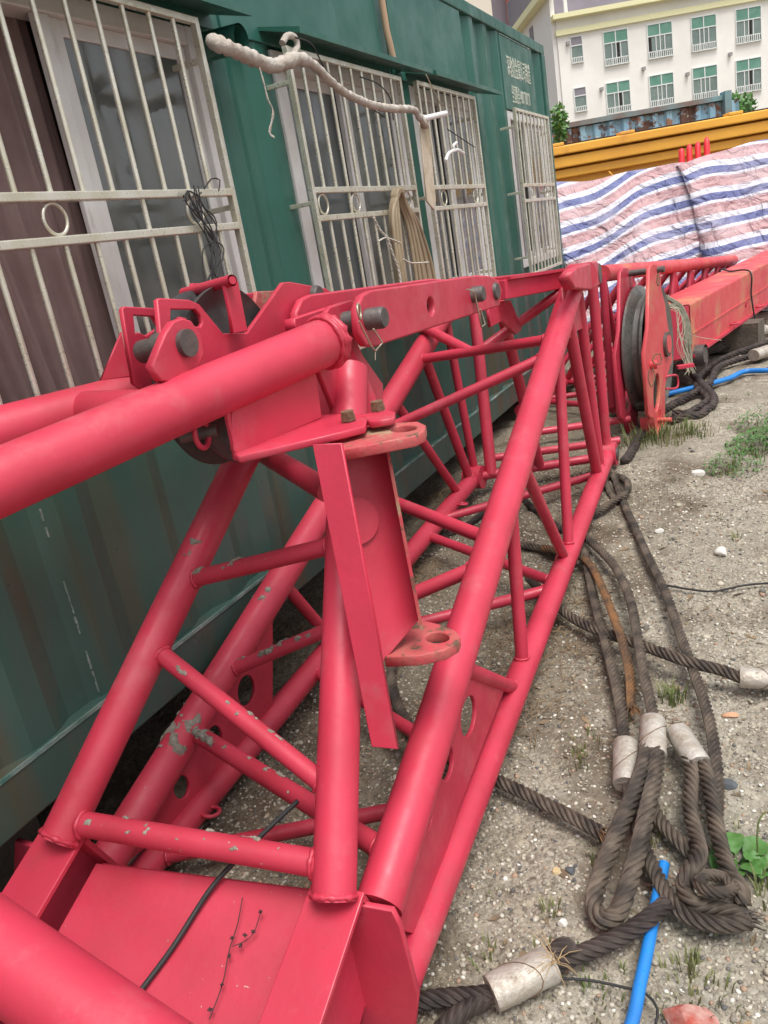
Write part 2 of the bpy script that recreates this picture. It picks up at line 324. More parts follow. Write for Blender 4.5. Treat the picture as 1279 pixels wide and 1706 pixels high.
def tarp_mat():
    m = bpy.data.materials.new('striped_tarp'); m.use_nodes = True; t = m.node_tree; L = t.links; b = t.nodes['Principled BSDF']; b.inputs['Roughness'].default_value = .5
    uv = t.nodes.new('ShaderNodeUVMap'); s = t.nodes.new('ShaderNodeSeparateXYZ'); L.new(uv.outputs[0], s.inputs[0])
    fr = t.nodes.new('ShaderNodeMath'); fr.operation = 'FRACT'; L.new(s.outputs[1], fr.inputs[0])
    r = t.nodes.new('ShaderNodeValToRGB'); r.color_ramp.interpolation = 'CONSTANT'; e = r.color_ramp
    e.elements[0].color = (.125, .145, .32, 1); e.elements[1].color = (.62, .62, .70, 1); e.elements[1].position = .27
    for p_, c_ in ((.38, (.46, .27, .28, 1)), (.45, (.40, .23, .25, 1)), (.53, (.50, .30, .31, 1)), (.78, (.64, .63, .70, 1))):
        q = e.elements.new(p_); q.color = c_
    L.new(fr.outputs[0], r.inputs[0])
    n = t.nodes.new('ShaderNodeTexNoise'); n.inputs['Scale'].default_value = 3; n.inputs['Detail'].default_value = 6
    x = t.nodes.new('ShaderNodeMix'); x.data_type = 'RGBA'; x.inputs[7].default_value = (.62, .56, .6, 1)
    mr = t.nodes.new('ShaderNodeMapRange'); mr.inputs[1].default_value = .45; mr.inputs[2].default_value = .9; mr.inputs[4].default_value = .6; L.new(n.outputs[0], mr.inputs[0])
    L.new(mr.outputs[0], x.inputs[0]); L.new(r.outputs[0], x.inputs[6]); L.new(x.outputs[2], b.inputs['Base Color'])
    n2 = t.nodes.new('ShaderNodeTexNoise'); n2.inputs['Scale'].default_value = 5; n2.inputs['Detail'].default_value = 8; n2.inputs['Distortion'].default_value = 1.5
    bp = t.nodes.new('ShaderNodeBump'); bp.inputs['Strength'].default_value = 1; bp.inputs['Distance'].default_value = .09; g = t.nodes.new('ShaderNodeNewGeometry')
    L.new(g.outputs['Position'], n2.inputs[0]); L.new(g.outputs['Position'], n.inputs[0]); L.new(n2.outputs[0], bp.inputs['Height']); L.new(bp.outputs[0], b.inputs['Normal']); return m
TARP = tarp_mat()

# ================================================================== SETTING
def build_ground():
    xs = np.concatenate([-np.geomspace(90, 3.2, 30), np.arange(-3.1, 2.0, .03), np.geomspace(2.02, 90, 34)])
    ys = np.concatenate([-np.geomspace(30, .2, 14), np.arange(0, 8, .03), np.geomspace(8.04, 300, 46)])
    X, Y = np.meshgrid(xs, ys); g = np.where(Y > 4.2, .03, np.where(Y > 1, .03-.086*(4.2-Y), -.245-.02*(1-Y))); g = np.maximum(g, -.26)
    Z = g+0
    for k in range(26):
        a = rng.uniform(0, 6.28); f = 1.3*1.17**k; Z += .016/(1.17**k)*np.sin(f*(X*math.cos(a)+Y*math.sin(a))+rng.uniform(0, 6.28))*.8
    Z += rng.normal(0, .0026, Z.shape)
    for k in range(14):
        a = rng.uniform(0, 6.28); f = rng.uniform(14, 40); Z += .0016*np.sin(f*(X*math.cos(a)+Y*math.sin(a))+rng.uniform(0, 6.28)+2*np.sin(3*X+2*Y+k))
    nx = len(xs); vs = np.stack([X, Y, Z], -1).reshape(-1, 3); i = np.arange(len(ys)-1)[:, None]*nx+np.arange(nx-1)[None]; i = i.ravel()
    fs = np.stack([i, i+1, i+nx+1, i+nx], 1)
    me = bpy.data.meshes.new('ground'); me.from_pydata(vs.tolist(), [], fs.tolist()); me.update()
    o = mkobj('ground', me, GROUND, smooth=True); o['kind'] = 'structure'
    from mathutils.bvhtree import BVHTree
    return BVHTree.FromPolygons([tuple(v) for v in vs.tolist()], fs.tolist())
BV = build_ground()
def gh(x, y):
    h = BV.ray_cast(Vector((x, y, 5)), Vector((0, 0, -1)))[0]
    return h.z if h else gz(x, y)
def scatter(name, n, smin, smax, region, material, flat=.6, power=2.5, dens=None):
    ico = bmesh.new(); bmesh.ops.create_icosphere(ico, subdivisions=1, radius=1); bv = np.array([v.co[:] for v in ico.verts]); bf = np.array([[v.index for v in f.verts] for f in ico.faces]); ico.free()
    VS = []; k = 0
    pts = []
    while len(pts) < n:
        x = rng.uniform(region[0], region[1]); y = region[2]+(region[3]-region[2])*rng.random()**1.5
        if dens and rng.random() > dens(x, y): continue
        pts.append((x, y))
    for (x, y) in pts:
        s = smin+(smax-smin)*rng.random()**power
        R = np.array(Matrix.Rotation(rng.uniform(0, 6.28), 3, 'Z') @ Matrix.Rotation(rng.uniform(-.4, .4), 3, 'X'))
        q = bv*rng.uniform(.75, 1.2, bv.shape)*np.array([s, s*rng.uniform(.6, 1), s*flat*rng.uniform(.6, 1.2)])
        VS.append(q@R.T+np.array([x, y, gh(x, y)+s*.12]))
    VS = np.concatenate(VS); F = (bf[None]+np.arange(n)[:, None, None]*len(bv)).reshape(-1, 3)
    me = bpy.data.meshes.new(name); me.vertices.add(len(VS)); me.vertices.foreach_set('co', VS.ravel()); me.loops.add(F.size); me.loops.foreach_set('vertex_index', F.ravel())
    me.polygons.add(len(F)); me.polygons.foreach_set('loop_start', np.arange(len(F))*3); me.polygons.foreach_set('loop_total', np.full(len(F), 3)); me.update(); me.validate()
    o = mkobj(name, me, material); o['kind'] = 'stuff'; return o
o = scatter('gravel', 60000, .002, .0085, (-1.6, .75, .55, 4.2), PEB, power=3); tag(o, 'loose pale gravel and grit covering the bare ground', 'gravel')
o = scatter('coarse_gravel', 800, .007, .019, (-1.7, 1.3, .6, 8), PEB, power=3.5); tag(o, 'scattered larger pebbles lying over the sandy ground', 'pebbles')
def grass_tuft(mb, c, n, h, spread, w=.003, lean=.5):
    for _ in range(n):
        a = random.uniform(0, math.tau); r = spread*random.random()**.7; b = Vector((c[0]+r*math.cos(a), c[1]+r*math.sin(a), 0)); b.z = gh(b.x, b.y)-.003
        hh = h*random.uniform(.4, 1); d = Vector((math.cos(a+random.uniform(-.8, .8)), math.sin(a+random.uniform(-.8, .8)), 0))*lean*hh*random.uniform(.2, 1.2); sdv = Vector((-d.y, d.x, 0)); sdv = sdv.normalized()*w if sdv.length > 1e-5 else Vector((w, 0, 0))
        m = b+d*.35+Vector((0, 0, hh*.6)); t = b+d+Vector((0, 0, hh*random.uniform(.75, 1)))
        mb.add([b-sdv, b+sdv, m+sdv*.7, m-sdv*.7, t], [(0, 1, 2, 3), (3, 2, 4)])
gm = MB()
for p, n, h, sp in [((1120, 1150), 60, .07, .05), ((1100, 735), 170, .13, .22), ((1060, 745), 80, .10, .12), ((1150, 725), 90, .09, .16), ((960, 1265), 26, .05, .05), ((1000, 1420), 14, .07, .04), ((920, 1510), 16, .06, .03), ((1145, 1600), 22, .09, .03), ((1080, 1385), 20, .07, .04), ((1215, 785), 50, .06, .10), ((1000, 1390), 12, .05, .03), ((975, 1230), 14, .05, .05), ((815, 1590), 14, .06, .05), ((1180, 1520), 10, .05, .04), ((1265, 1480), 22, .08, .04), ((1225, 900), 10, .05, .03), ((990, 1660), 60, .035, .14), ((1150, 1660), 50, .05, .1), ((905, 1600), 18, .04, .06), ((1250, 760), 60, .08, .12)]:
    q = UG(p); grass_tuft(gm, q, n, h, sp)
for _ in range(110):
    x = random.uniform(-.9, .9); y = random.uniform(.9, 6); grass_tuft(gm, (x, y), random.randint(3, 8), random.uniform(.02, .055), .03, .0015)
o = gm.build('grass', GRASSM); tag(o, 'thin green grass tufts growing through the gravel', 'grass'); o['kind'] = 'stuff'
dm = MB()
for p, n, sp in [((900, 1110), 180, .20), ((850, 1200), 70, .12), ((700, 960), 150, .14), ((870, 1050), 60, .14), ((960, 1010), 60, .12), ((480, 1060), 50, .14), ((760, 830), 70, .12), ((560, 1200), 30, .2)]:
    c = UG(p)
    for _ in range(n):
        a = random.uniform(0, math.tau); r = sp*random.random()**.6; b = Vector((c.x+r*math.cos(a), c.y+r*math.sin(a)*1.4, 0)); b.z = gh(b.x, b.y)+.004
        d = Vector((random.gauss(0, 1), random.gauss(0, 1), 0)).normalized()*random.uniform(.04, .15); m = b+d*.5+Vector((0, 0, random.uniform(.0, .035))); e = b+d; e.z = gh(e.x, e.y)+random.uniform(0, .02)
        dm.tube([b, m, e], [.0014, .0013, .0006], n=4)
o = dm.build('dry_grass_litter', DRYG); tag(o, 'dead brown grass stalks and litter lying between the tubes', 'dry grass'); o['kind'] = 'stuff'

# ================================================================== GREEN CONTAINER
WX = -1.634; CY0, CY1, CZ0, CZ1 = -2.4, 7.06, .2, 2.645
cont = thing('green_container', 'long green corrugated shipping container with barred windows behind the red lattice', 'container', (WX-1.2, 2.3, CZ0))
WINS = [(1.17, 2.42, 1.02, 2.105), (2.83, 4.02, 1.02, 2.10), (4.12, 5.17, 1.03, 2.10), (5.85, 6.95, 1.05, 2.10)]
def corr_profile(y0, y1, pitch=.278):
    ys = []; y = y0
    while y < y1:
        for f, x in ((0, 0), (.26, 0), (.5, -1), (.76, -1)): ys.append((y+f*pitch, x*.026))
        y += pitch
    return [q for q in ys if q[0] <= y1]+[(y1, 0)]
def corr_wall(zlo, zhi, y0, y1, wins):
    m = MB(); pr = corr_profile(y0, y1); zs = sorted({zlo, zhi, *[w[2] for w in wins], *[w[3] for w in wins]})
    P2 = []
    cuts = sorted({c for w in wins for c in (w[0], w[1])})
    for a, b in zip(pr, pr[1:]):
        P2.append(a)
        for c in cuts:
            if a[0] < c < b[0]: P2.append((c, a[1]+(b[1]-a[1])*(c-a[0])/(b[0]-a[0])))
    P2.append(pr[-1])
    for (ya, xa), (yb, xb) in zip(P2, P2[1:]):
        for za, zb in zip(zs, zs[1:]):
            ym, zm = (ya+yb)/2, (za+zb)/2
            if any(w[0] < ym < w[1] and w[2] < zm < w[3] for w in wins): continue
            m.add([(WX+xa, ya, za), (WX+xb, yb, za), (WX+xb, yb, zb), (WX+xa, ya, zb)], [(0, 1, 2, 3)])
    return m
corr_wall(.345, 2.575, CY0+.12, CY1-.09, WINS).build('side_wall', GREEN, cont)
m = MB()
for (ya, xa), (yb, xb) in zip(*(lambda p: (p, p[1:]))(corr_profile(WX-2.4, WX-.03))):
    m.add([(ya, CY1-.02+xa, .34), (yb, CY1-.02+xb, .34), (yb, CY1-.02+xb, 2.6), (ya, CY1-.02+xa, 2.6)], [(3, 2, 1, 0)])
m.ab((WX-2.40, CY0+.1, .3), (WX-2.36, CY1-.1, 2.6)).ab((WX-2.38, CY0+.03, .3), (WX-.05, CY0+.08, 2.6))
m.build('end_wall', GREEN, cont)
MB().ab((WX-2.4, CY0+.02, 2.585), (WX-.06, CY1-.03, 2.615)).build('roof', GREEN, cont)
MB().ab((WX-2.4, CY0+.02, .25), (WX-.06, CY1-.03, .30)).build('floor', DARK, cont)
m = MB().ab((WX-.06, CY0, 2.575), (WX+.012, CY1, CZ1)).ab((WX-2.42, CY0, 2.575), (WX-2.36, CY1, CZ1)).ab((WX-2.36, CY1-.07, 2.575), (WX-.06, CY1, CZ1))
m.build('top_rail', GREEN, cont, bevel=.006)
m = MB().ab((WX-.06, CY0, .2), (WX+.014, CY1, .345)).ab((WX-2.42, CY0, .2), (WX-2.36, CY1, .345)); m.build('bottom_rail', GREEN, cont, bevel=.006)
m = MB().ab((WX+.013, CY0, .336), (WX+.0165, CY1, .3475))
m.build('rail_lip', SCRAPE, cont)
for y in (CY0, CY1-.1):
    for xx in (WX-.1, WX-2.42): MB().ab((xx, y, .345), (xx+.115, y+.1, 2.575)).build('corner_post', GREEN, cont, bevel=.008)
for a in ((.9, 2.50, 2.11, 2.572), (2.53, 3.80, 2.11, 2.572), (3.98, 5.05, 2.11, 2.572), (5.83, 6.62, 2.105, 2.56)):
    MB().ab((WX-.02, a[0], a[2]), (WX+.006, a[1], a[3])).build('cladding_sheet', GREENL, cont, bevel=.003)
MB().ab((WX-.02, 5.84, 2.561), (WX+.009, 6.62, 2.567)).build('cladding_sheet', SCRAPE, cont)
for (y_, z0_, z1_, pr_) in ((1.297, .36, .97, .62),):
    prof = corr_profile(CY0+.12, CY1-.09); xs_ = float(np.interp(y_, [q[0] for q in prof], [q[1] for q in prof])); pts_ = []
    z = z0_
    while z < z1_:
        l = random.uniform(.006, .035)
        if random.random() < pr_: pts_.append((z, min(z1_, z+l)))
        z += l
    for a, b in pts_: MB().ab((WX+xs_-.004, y_+random.uniform(-.003, .0), a), (WX+xs_+.0035, y_+.0006+random.uniform(0, .0014), b)).build('paint_scratch', SCRAPE2, cont)
# timber blocks the container stands on
for y in (-1.9, 1.0, 3.6, 6.6):
    b = tag(MB().ab((WX-2.3, y, gz(0, y)-.05), (WX-.35, y+.22, .2)).build('timber_sleeper', SOIL), {-1.9: 'dark timber sleeper under the near end of the container', 1.0: 'dark timber sleeper under the container below the first barred window', 3.6: 'dark timber sleeper under the middle of the container', 6.6: 'dark timber sleeper under the far end of the container'}[y], 'sleeper', 'sleepers under the green container')
def window(w, kind):
    y0, y1, z0, z1 = w; x = WX-.03; f = .055
    fr = MB().ab((x-.05, y0, z0), (x+.03, y0+f*1.3, z1)).ab((x-.05, y1-f*1.6, z0), (x+.03, y1, z1)).ab((x-.05, y0+f*1.3, z1-f), (x+.028, y1-f*1.6, z1)).ab((x-.05, y0+f*1.3, z0), (x+.028, y1-f*1.6, z0+f)).build('window', WHITEP, cont, bevel=.004)
    ym = y0+(y1-y0)*.5
    a = y0+f*1.3; b = y1-f*1.6
    def sash(p, q, xx, mt):
        s = .042
        return MB().ab((xx, p, z0+f), (xx+.022, p+s, z1-f)).ab((xx, q-s, z0+f), (xx+.022, q, z1-f)).ab((xx, p+s, z0+f), (xx+.02, q-s, z0+f+s)).ab((xx, p+s, z1-f-s), (xx+.02, q-s, z1-f)).build('sash', WHITEP, fr, bevel=.003)
    sash(ym-.02, b, x-.012, None)
    MB().ab((x-.004, ym+.022, z0+f+.04), (x+.002, b-.042, z1-f-.04)).build('pane', GLASS, fr)
    if kind == 0:
        MB().ab((x+.002, ym-.075, z0+f), (x+.02, ym-.022, z1-f)).build('screen_stile', WHITEP, fr, bevel=.003)
        vs = []; n = 60; mm = MB()
        for i in range(n+1):
            t = i/n; yy = y0+.07+(ym-.03-y0-.07)*t
            for z_, amp, sh in ((z1-.05, .008, 0), (1.6, .012, .03), (1.15, .018, .10), (z0+.05, .02, .16)):
                mm.v.append((x-.055+amp*math.sin(t*31+z_*2)+.006*math.sin(t*77), yy+sh*(t < .85)*(.9-t), z_)); 
        for i in range(n):
            for j in range(3): mm.f.append((i*4+j, (i+1)*4+j, (i+1)*4+j+1, i*4+j+1)); mm.sm.append(True)
        mm.build('curtain', CURT, fr)
    else:
        sash(a, ym+.03, x-.04, None)
        MB().ab((x-.034, a+.042, z0+f+.04), (x-.028, ym-.012, z1-f-.04)).build('pane', GLASSB if kind == 1 else GLASS, fr)
        MB().ab((x-.01, ym-.06, z0+f), (x+.012, ym-.028, z1-f)).build('screen_stile', WHITEP, fr, bevel=.003)
        if kind >= 2:
            for yy in (a+.10, a+.2, ym+.18): MB().ab((x+.0, yy, z0+f), (x+.012, yy+.03, z1-f)).build('screen_stile', GREYP, fr, bevel=.003)
    MB().ab((x-.10, y0+.01, z0+.01), (x-.075, y1-.01, z1-.01)).build('backing', DARK, fr)
for i, w in enumerate(WINS): window(w, i)
XC = WX+.10
def cage(y0, y1, z0, z1, n, rings, skipmid=True):
    s = .019; r1, r2 = 1.597, 1.497
    fr = MB().ab((XC-.011, y0-s/2, z0), (XC+.011, y0+s/2, z1)).ab((XC-.011, y1-s/2, z0), (XC+.011, y1+s/2, z1))
    for z in (z0, z1-s): fr.ab((XC-.010, y0+s/2, z), (XC+.010, y1-s/2, z+s))
    for z in (z1-.12, (r1+r2)/2, z0+.12):
        for y in (y0, y1): fr.ab((WX-.01, y-.008, z), (XC-.011, y+.008, z+.016))
    g = fr.build('window_grille', CHROME, cont, bevel=.002)
    for z in (r1, r2): MB().ab((XC-.012, y0+s/2, z-.011), (XC+.013, y1-s/2, z+.011)).build('grille_rail', CHROME, g, bevel=.003)
    for k in range(1, n):
        y = y0+(y1-y0)*k/n
        bmb = MB(); bmb.tube([(XC, y, z0+s), (XC, y, r2-.011)], .0070, n=10, cap=False); bmb.tube([(XC, y, r1+.011), (XC, y, z1-s)], .0070, n=10, cap=False)
        if k % 5 == 3: bmb.tube([(XC, y, r2+.011), (XC, y, r1-.011)], .0070, n=10, cap=False)
        bmb.build('grille_bar', CHROME, g)
    for f in rings:
        MB().torus((XC, y0+(y1-y0)*f, (r1+r2)/2), (1, 0, 0), .036, .0045).build('grille_ring', CHROME, g)
yy = lambda p: UX(p, XC).y
cage(yy((385, 325))-1.26, yy((385, 325)), .98, 2.085, 12, (.41, .84)); 
cage(yy((483, 122)), yy((663, 128)), .98, 2.075, 10, (.07, .35, .9))
cage(yy((694, 150)), yy((788, 163)), .99, 2.08, 9, (.2, .8))
cage(yy((857, 187)), yy((911, 195)), 1.0, 2.08, 9, (.3, .72))
for (ya, yb, zz_) in ((.8, 2.47, 2.135), (2.76, 4.03, 2.13), (4.08, 5.2, 2.13)):
    m = MB(); m.add([(WX+.003, ya, zz_+.03), (WX+.17, ya, zz_-.01), (WX+.17, yb, zz_-.01), (WX+.003, yb, zz_+.03), (WX+.003, ya, zz_+.018), (WX+.17, ya, zz_-.03), (WX+.17, yb, zz_-.03), (WX+.003, yb, zz_+.018)],
        [(0, 1, 2, 3), (7, 6, 5, 4), (1, 5, 6, 2), (0, 4, 5, 1), (3, 2, 6, 7)]); m.build('awning', GREEN, cont)
cy = MB(); cy.tube([(WX+.03, 3.86, 2.60), (WX+.03, 3.87, 2.3), (WX+.03, 3.9, 2.18)], .016, n=10); cy.build('conduit', BROWNL, cont)
m = MB(); m.tube([(WX-.02, 2.42, 2.055), (WX+.14, 2.42, 2.045)], .042, n=20, cap=False); m.tube([(WX+.139, 2.42, 2.045), (WX-.02, 2.42, 2.055)], .037, n=20, cap=False); m.build('pipe_sleeve', GREEN, cont)
def text(name, body, size, loc, sx, parent, mt):
    cu = bpy.data.curves.new(name, 'FONT'); cu.body = body; cu.size = size; cu.extrude = .0006; cu.resolution_u = 2
    t = bpy.data.objects.new('tmp', cu); col_link(t); bpy.context.view_layer.update(); me = bpy.data.meshes.new_from_object(t.evaluated_get(bpy.context.evaluated_depsgraph_get())); bpy.data.objects.remove(t)
    off = Vector(parent.location)
    m = Matrix(((0, 0, 1, loc[0]-off.x), (sx, 0, 0, loc[1]-off.y), (0, 1, 0, loc[2]-off.z), (0, 0, 0, 1))); me.transform(m); me.materials.clear(); return mkobj(name, me, mt, parent)
LETTER = mat('white_lettering', (.62, .64, .56), .7, var=(.45, .5, .4), vscale=12)
text('lettering', '深驰创金属公司制造', .145, (WX+.0075, 5.95, 2.33), .47, cont, LETTER)
text('lettering', '全国服务:4001700170', .125, (WX+.0075, 6.0, 2.165), .42, cont, LETTER)

# ---- things hanging on the container
XH = WX+.24
def wpath(pts, x): return [UX(p, x+dx) for (p, dx) in [(q[:2], (q[2] if len(q) > 2 else 0)) for q in pts]]
pts = catmull(wpath([(352, 68, -.06), (375, 78), (420, 97), (452, 110), (470, 106), (495, 98), (520, 107), (545, 130), (575, 155), (620, 175), (655, 181), (688, 183), (700, 198), (712, 212)], XH), .012)
m = MB(); rr = [(.021 if k < len(pts)*.33 else .0145)*(1+.10*math.sin(k*1.9)+.12*random.uniform(-1, 1)) for k in range(len(pts))]; rr[-1] = .006
m.tube(pts, rr, n=14); o = m.build('wrapped_pipe', WRAP); tag(o, 'air conditioner pipe wrapped in dirty white tape running across the barred windows', 'pipe')
m = MB(); p3 = catmull(wpath([(432, 112), (440, 140), (446, 165), (455, 185), (452, 205), (449, 222), (456, 228)], XH+.02), .01)
for a, b in zip(p3, p3[1:]): m.bar(a, b+(b-a)*.2, .010+.004*math.sin(a.z*130), .002, (1, .3, 0))
o = m.build('hanging_tape', WRAP); tag(o, 'loose strip of white tape hanging from the wrapped pipe over green wall', 'tape')
b0 = [UX(p, XH-.02) for p in ((697, 190), (712, 192), (725, 335), (722, 350), (710, 335))]
o = plate('hanging_board', b0, .008, mat('stained_pale_strip', (.55, .48, .38), .8, var=(.38, .30, .2), vscale=12)); tag(o, 'pale stained strip hanging from the end of the wrapped pipe', 'strip')
m = MB(); m.tube(wpath([(704, 198), (742, 189)], XH), .0125, n=14); o = m.build('pipe_stub', PVC); tag(o, 'short clean white plastic pipe stub pointing right beside the wrapped pipe', 'pipe')
m = MB(); m.tube(catmull(wpath([(742, 268), (748, 255), (762, 250), (772, 256)], XH-.08), .01), .009, n=10); m.tube(catmull(wpath([(757, 250), (755, 243), (760, 238)], XH-.08), .01), .008, n=10)
o = m.build('tape_knot', PVC); tag(o, 'small white tape knot stuck on the bars of the third window', 'tape')
m = MB(); m.tube(catmull(wpath([(470, 72), (478, 60), (490, 62), (495, 78), (484, 95)], XH-.06), .01), .011, n=10); o = m.build('cloth_knot', WRAP); tag(o, 'knot of beige cloth tied above the top corner of the second window', 'cloth')
def wirething(name, label, cat, paths, x, r, mt, jit=0):
    m = MB()
    for p in paths: m.tube(catmull(wpath(p, x), .015), r, n=6)
    o = m.build(name, mt); tag(o, label, cat); return o
wirething('black_cable', 'thin black cable looping over the awning of the second barred window', 'cable', [[(492, 62), (520, 75), (545, 120), (590, 160), (640, 195)]], XH-.05, .0028, DWIRE)
wirething('black_cable', 'thin black cable arching over the top left corner of the third barred window', 'cable', [[(600, 128), (630, 140), (650, 165), (655, 200)]], XH-.05, .0028, DWIRE)
wirething('black_cable', 'short thin black cable between the white pipe stub and the white tape knot', 'cable', [[(745, 215), (760, 225), (790, 245)]], XH-.05, .0028, DWIRE)
wirething('pale_wire', 'thin pale wire sticking up above the third barred window', 'wire', [[(710, 125), (722, 150), (742, 190)]], XH-.04, .003, WIRE)
tang = []
for k in range(9):
    x0 = 322+random.uniform(-14, 14); tang.append([(x0, 318+random.uniform(-10, 6)), (x0+random.uniform(-10, 25), 350+random.uniform(-15, 15)), (345+random.uniform(-18, 18), 385+random.uniform(-15, 15)), (355+random.uniform(-18, 18), 425+random.uniform(-15, 15)), (365+random.uniform(-25, 14), 470)])
tang += [[(305, 325), (315, 345), (335, 352), (332, 330), (312, 318), (306, 335)], [(340, 315), (352, 298), (366, 300), (364, 318)]]
wirething('wire_tangle', 'tangle of black wire hooked on the window grille above the sheave', 'wire', tang, XC+.03, .0022, DWIRE)
m = MB(); cyt = UX((662, 318), XC+.04)
for k in range(9):
    x_ = XC+.025+.010*(k % 3); tz = cyt.z-.004*(k//3); ang = k/8
    yl = cyt.y-.045-.011*k*.9; yr = cyt.y+.03+.30*ang*.55
    P_ = [(x_, yl-.012, 1.10), (x_, yl-.004, 1.30), (x_, yl+.02, 1.48), (x_, cyt.y-.03+.002*k, tz-.012), (x_+.008, cyt.y+.010, tz+.004), (x_, cyt.y+.045+.02*ang, tz-.05), (x_, cyt.y+.09+.09*ang, 1.42), (x_, yr+.07, 1.22), (x_, yr+.05, 1.08), (x_-.004, (yl+yr)/2+.01, 1.0-.006*k), (x_, yl-.012, 1.10)]
    m.tube(catmull(P_, .02), .0095, n=10, cap=False)
o = m.build('hose_coil', HOSE); tag(o, 'coil of tan rubber hose hung on the bars of the second window', 'hose')
TWINE = mat('white_twine', (.62, .60, .52), .8, var=(.45, .42, .36), vscale=60)
def twist(m, pts, r):
    P = catmull(pts, .006)
    for ph in (0, math.pi):
        q = []
        for i, p in enumerate(P): q.append(p+Vector((math.cos(i*.8+ph), math.sin(i*.8+ph), 0))*r*.8)
        m.tube(q, r, n=6)
m = MB(); twist(m, wpath([(622, 362), (632, 382), (645, 398), (655, 425), (664, 450), (669, 478)], XC+.09), .0035); twist(m, wpath([(630, 402), (642, 396), (655, 400), (667, 405)], XC+.09), .003); twist(m, wpath([(672, 432), (685, 438), (714, 437)], XC+.09), .003)
o = m.build('twine', TWINE); tag(o, 'twisted white twine tied round the tan hose coil', 'twine')

# ================================================================== BACKGROUND
es = V(rw((572, 426))); es.z = 0; es.normalize(); ef = Vector((es.y, -es.x, 0)); UPV = Vector((0, 0, 1))
DB = 52.0; K = UD((934, 130), DB)
def FP(p, off=0): return UP(p, K-es*off, es)      # on the front facade
wb = thing('white_building', 'white rendered building with green blinded windows behind the truck', 'building', (K.x, K.y, 0))
zl = FP((931, 30)).z; zt = UP((910, 1), K, ef).z
m = MB(); A = Vector((K.x, K.y, 0)); c = A+ef*18+es*7
m.box(c+UPV*(zl/2), ef*18, es*7, UPV*(zl/2)); m.build('wall', WALLW, wb)
m = MB(); c2 = A+ef*17+es*8.2+UPV*((zl+zt+3)/2); m.box(c2, ef*16.9, es*5.7, UPV*((zt+3-zl)/2)); m.build('roof_storey', LILAC, wb)
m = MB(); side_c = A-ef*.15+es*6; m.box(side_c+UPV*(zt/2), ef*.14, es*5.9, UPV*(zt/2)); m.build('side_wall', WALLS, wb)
m = MB(); m.box(A+ef*17.9-es*.2+UPV*zl, ef*18.2, es*.35, UPV*.14); z2 = FP((931, 56)).z; m.box(A+ef*18-es*.10+UPV*z2, ef*18.1, es*.1, UPV*.16); m.box(A-ef*.5+es*6+UPV*zt, ef*.4, es*6.4, UPV*.22); m.build('cornice', CREAM, wb)
m = MB(); m.box(A+ef*.8+es*.35+UPV*(zl+1.1), ef*.1, es*.1, UPV*1.0); m.build('railing_post', BFRAME, wb)
WN = [((949, 63), (972, 102), 0)]+[((840+a/2.914, b/2.914), (840+c/2.914, d/2.914), 1) for a, b, c, d in ((478, 160, 604, 300), (692, 125, 817, 265), (905, 90, 1029, 230), (1122, 50, 1245, 192), (492, 408, 614, 534), (702, 372, 824, 500), (912, 335, 1034, 466), (1123, 298, 1246, 432))]+[((955, 148), (978, 183), 0), ]
bwl = []
def bwindow(a, b, big):
    P = FP(a); Q = FP(b); s0 = (P-K).dot(ef); s1 = (Q-K).dot(ef); z1 = P.z; z0 = Q.z; cx = (s0+s1)/2; w = (s1-s0)/2*1.05; cz = (z0+z1)/2; h = (z1-z0)/2*1.04; O = A+ef*cx+UPV*cz
    m = MB(); t = .05
    for sx in (-1, 1): m.box(O+ef*sx*(w-t/2)-es*.02, ef*t/2, es*.05, UPV*h)
    for sz in (-1, 1): m.box(O+UPV*sz*(h-t/2)-es*.021, ef*(w-t), es*.05, UPV*t/2)
    m.box(O+UPV*h*.30-es*.02, ef*(w-t), es*.045, UPV*.03)
    if big:
        for sx in (-.33, .0, .36): m.box(O+ef*sx*w-UPV*h*.35-es*.019, ef*.025, es*.04, UPV*(h*.62))
        m.box(O+UPV*h*.64-es*.019, ef*.03, es*.04, UPV*(h*.30))
    f = m.build('window', BFRAME, wb)
    MB().box(O+es*.0-es*.012, ef*(w-t), es*.01, UPV*(h-t)).build('pane', BGLASS, f)
    if big: MB().box(O+UPV*h*.64-es*.03, ef*(w-t*1.2), es*.006, UPV*(h*.31)).build('blind', BLIND, f)
    else: MB().box(O+UPV*h*.64-es*.03, ef*(w-t*1.2), es*.006, UPV*(h*.31)).build('blind', LILAC, f)
    m = MB(); n = 13 if big else 7
    for k in range(n): m.box(O+ef*((k+.5)/n*2-1)*w-UPV*h*.82-es*.14, ef*.022, es*.02, UPV*h*.20)
    m.box(O-UPV*h*.62-es*.14, ef*w, es*.02, UPV*.025); m.box(O-UPV*h*1.0-es*.10, ef*w, es*.06, UPV*.03); m.build('window_guard', BFRAME, f)
    if big and random.random() < .6: MB().box(O+ef*w*random.choice((-.8, .15))-UPV*h*.3-es*.025, ef*w*.12, es*.006, UPV*h*.55).build('open_sash', DARK, f)
for a, b, g in WN: bwindow(a, b, g)
q = UP((893, 58), K, ef); MB().box(q-ef*.30, ef*.06, es*.45, UPV*.5).build('side_window', LILAC, wb)
for p in ((1001, 149), (1071, 115), (1144, 124), (1215, 91), (945, 73)):
    q = FP(p); m = MB(); m.box(q-es*.12, ef*.1, es*.12, UPV*.1); m.build('wall_vent', GREYP, wb)
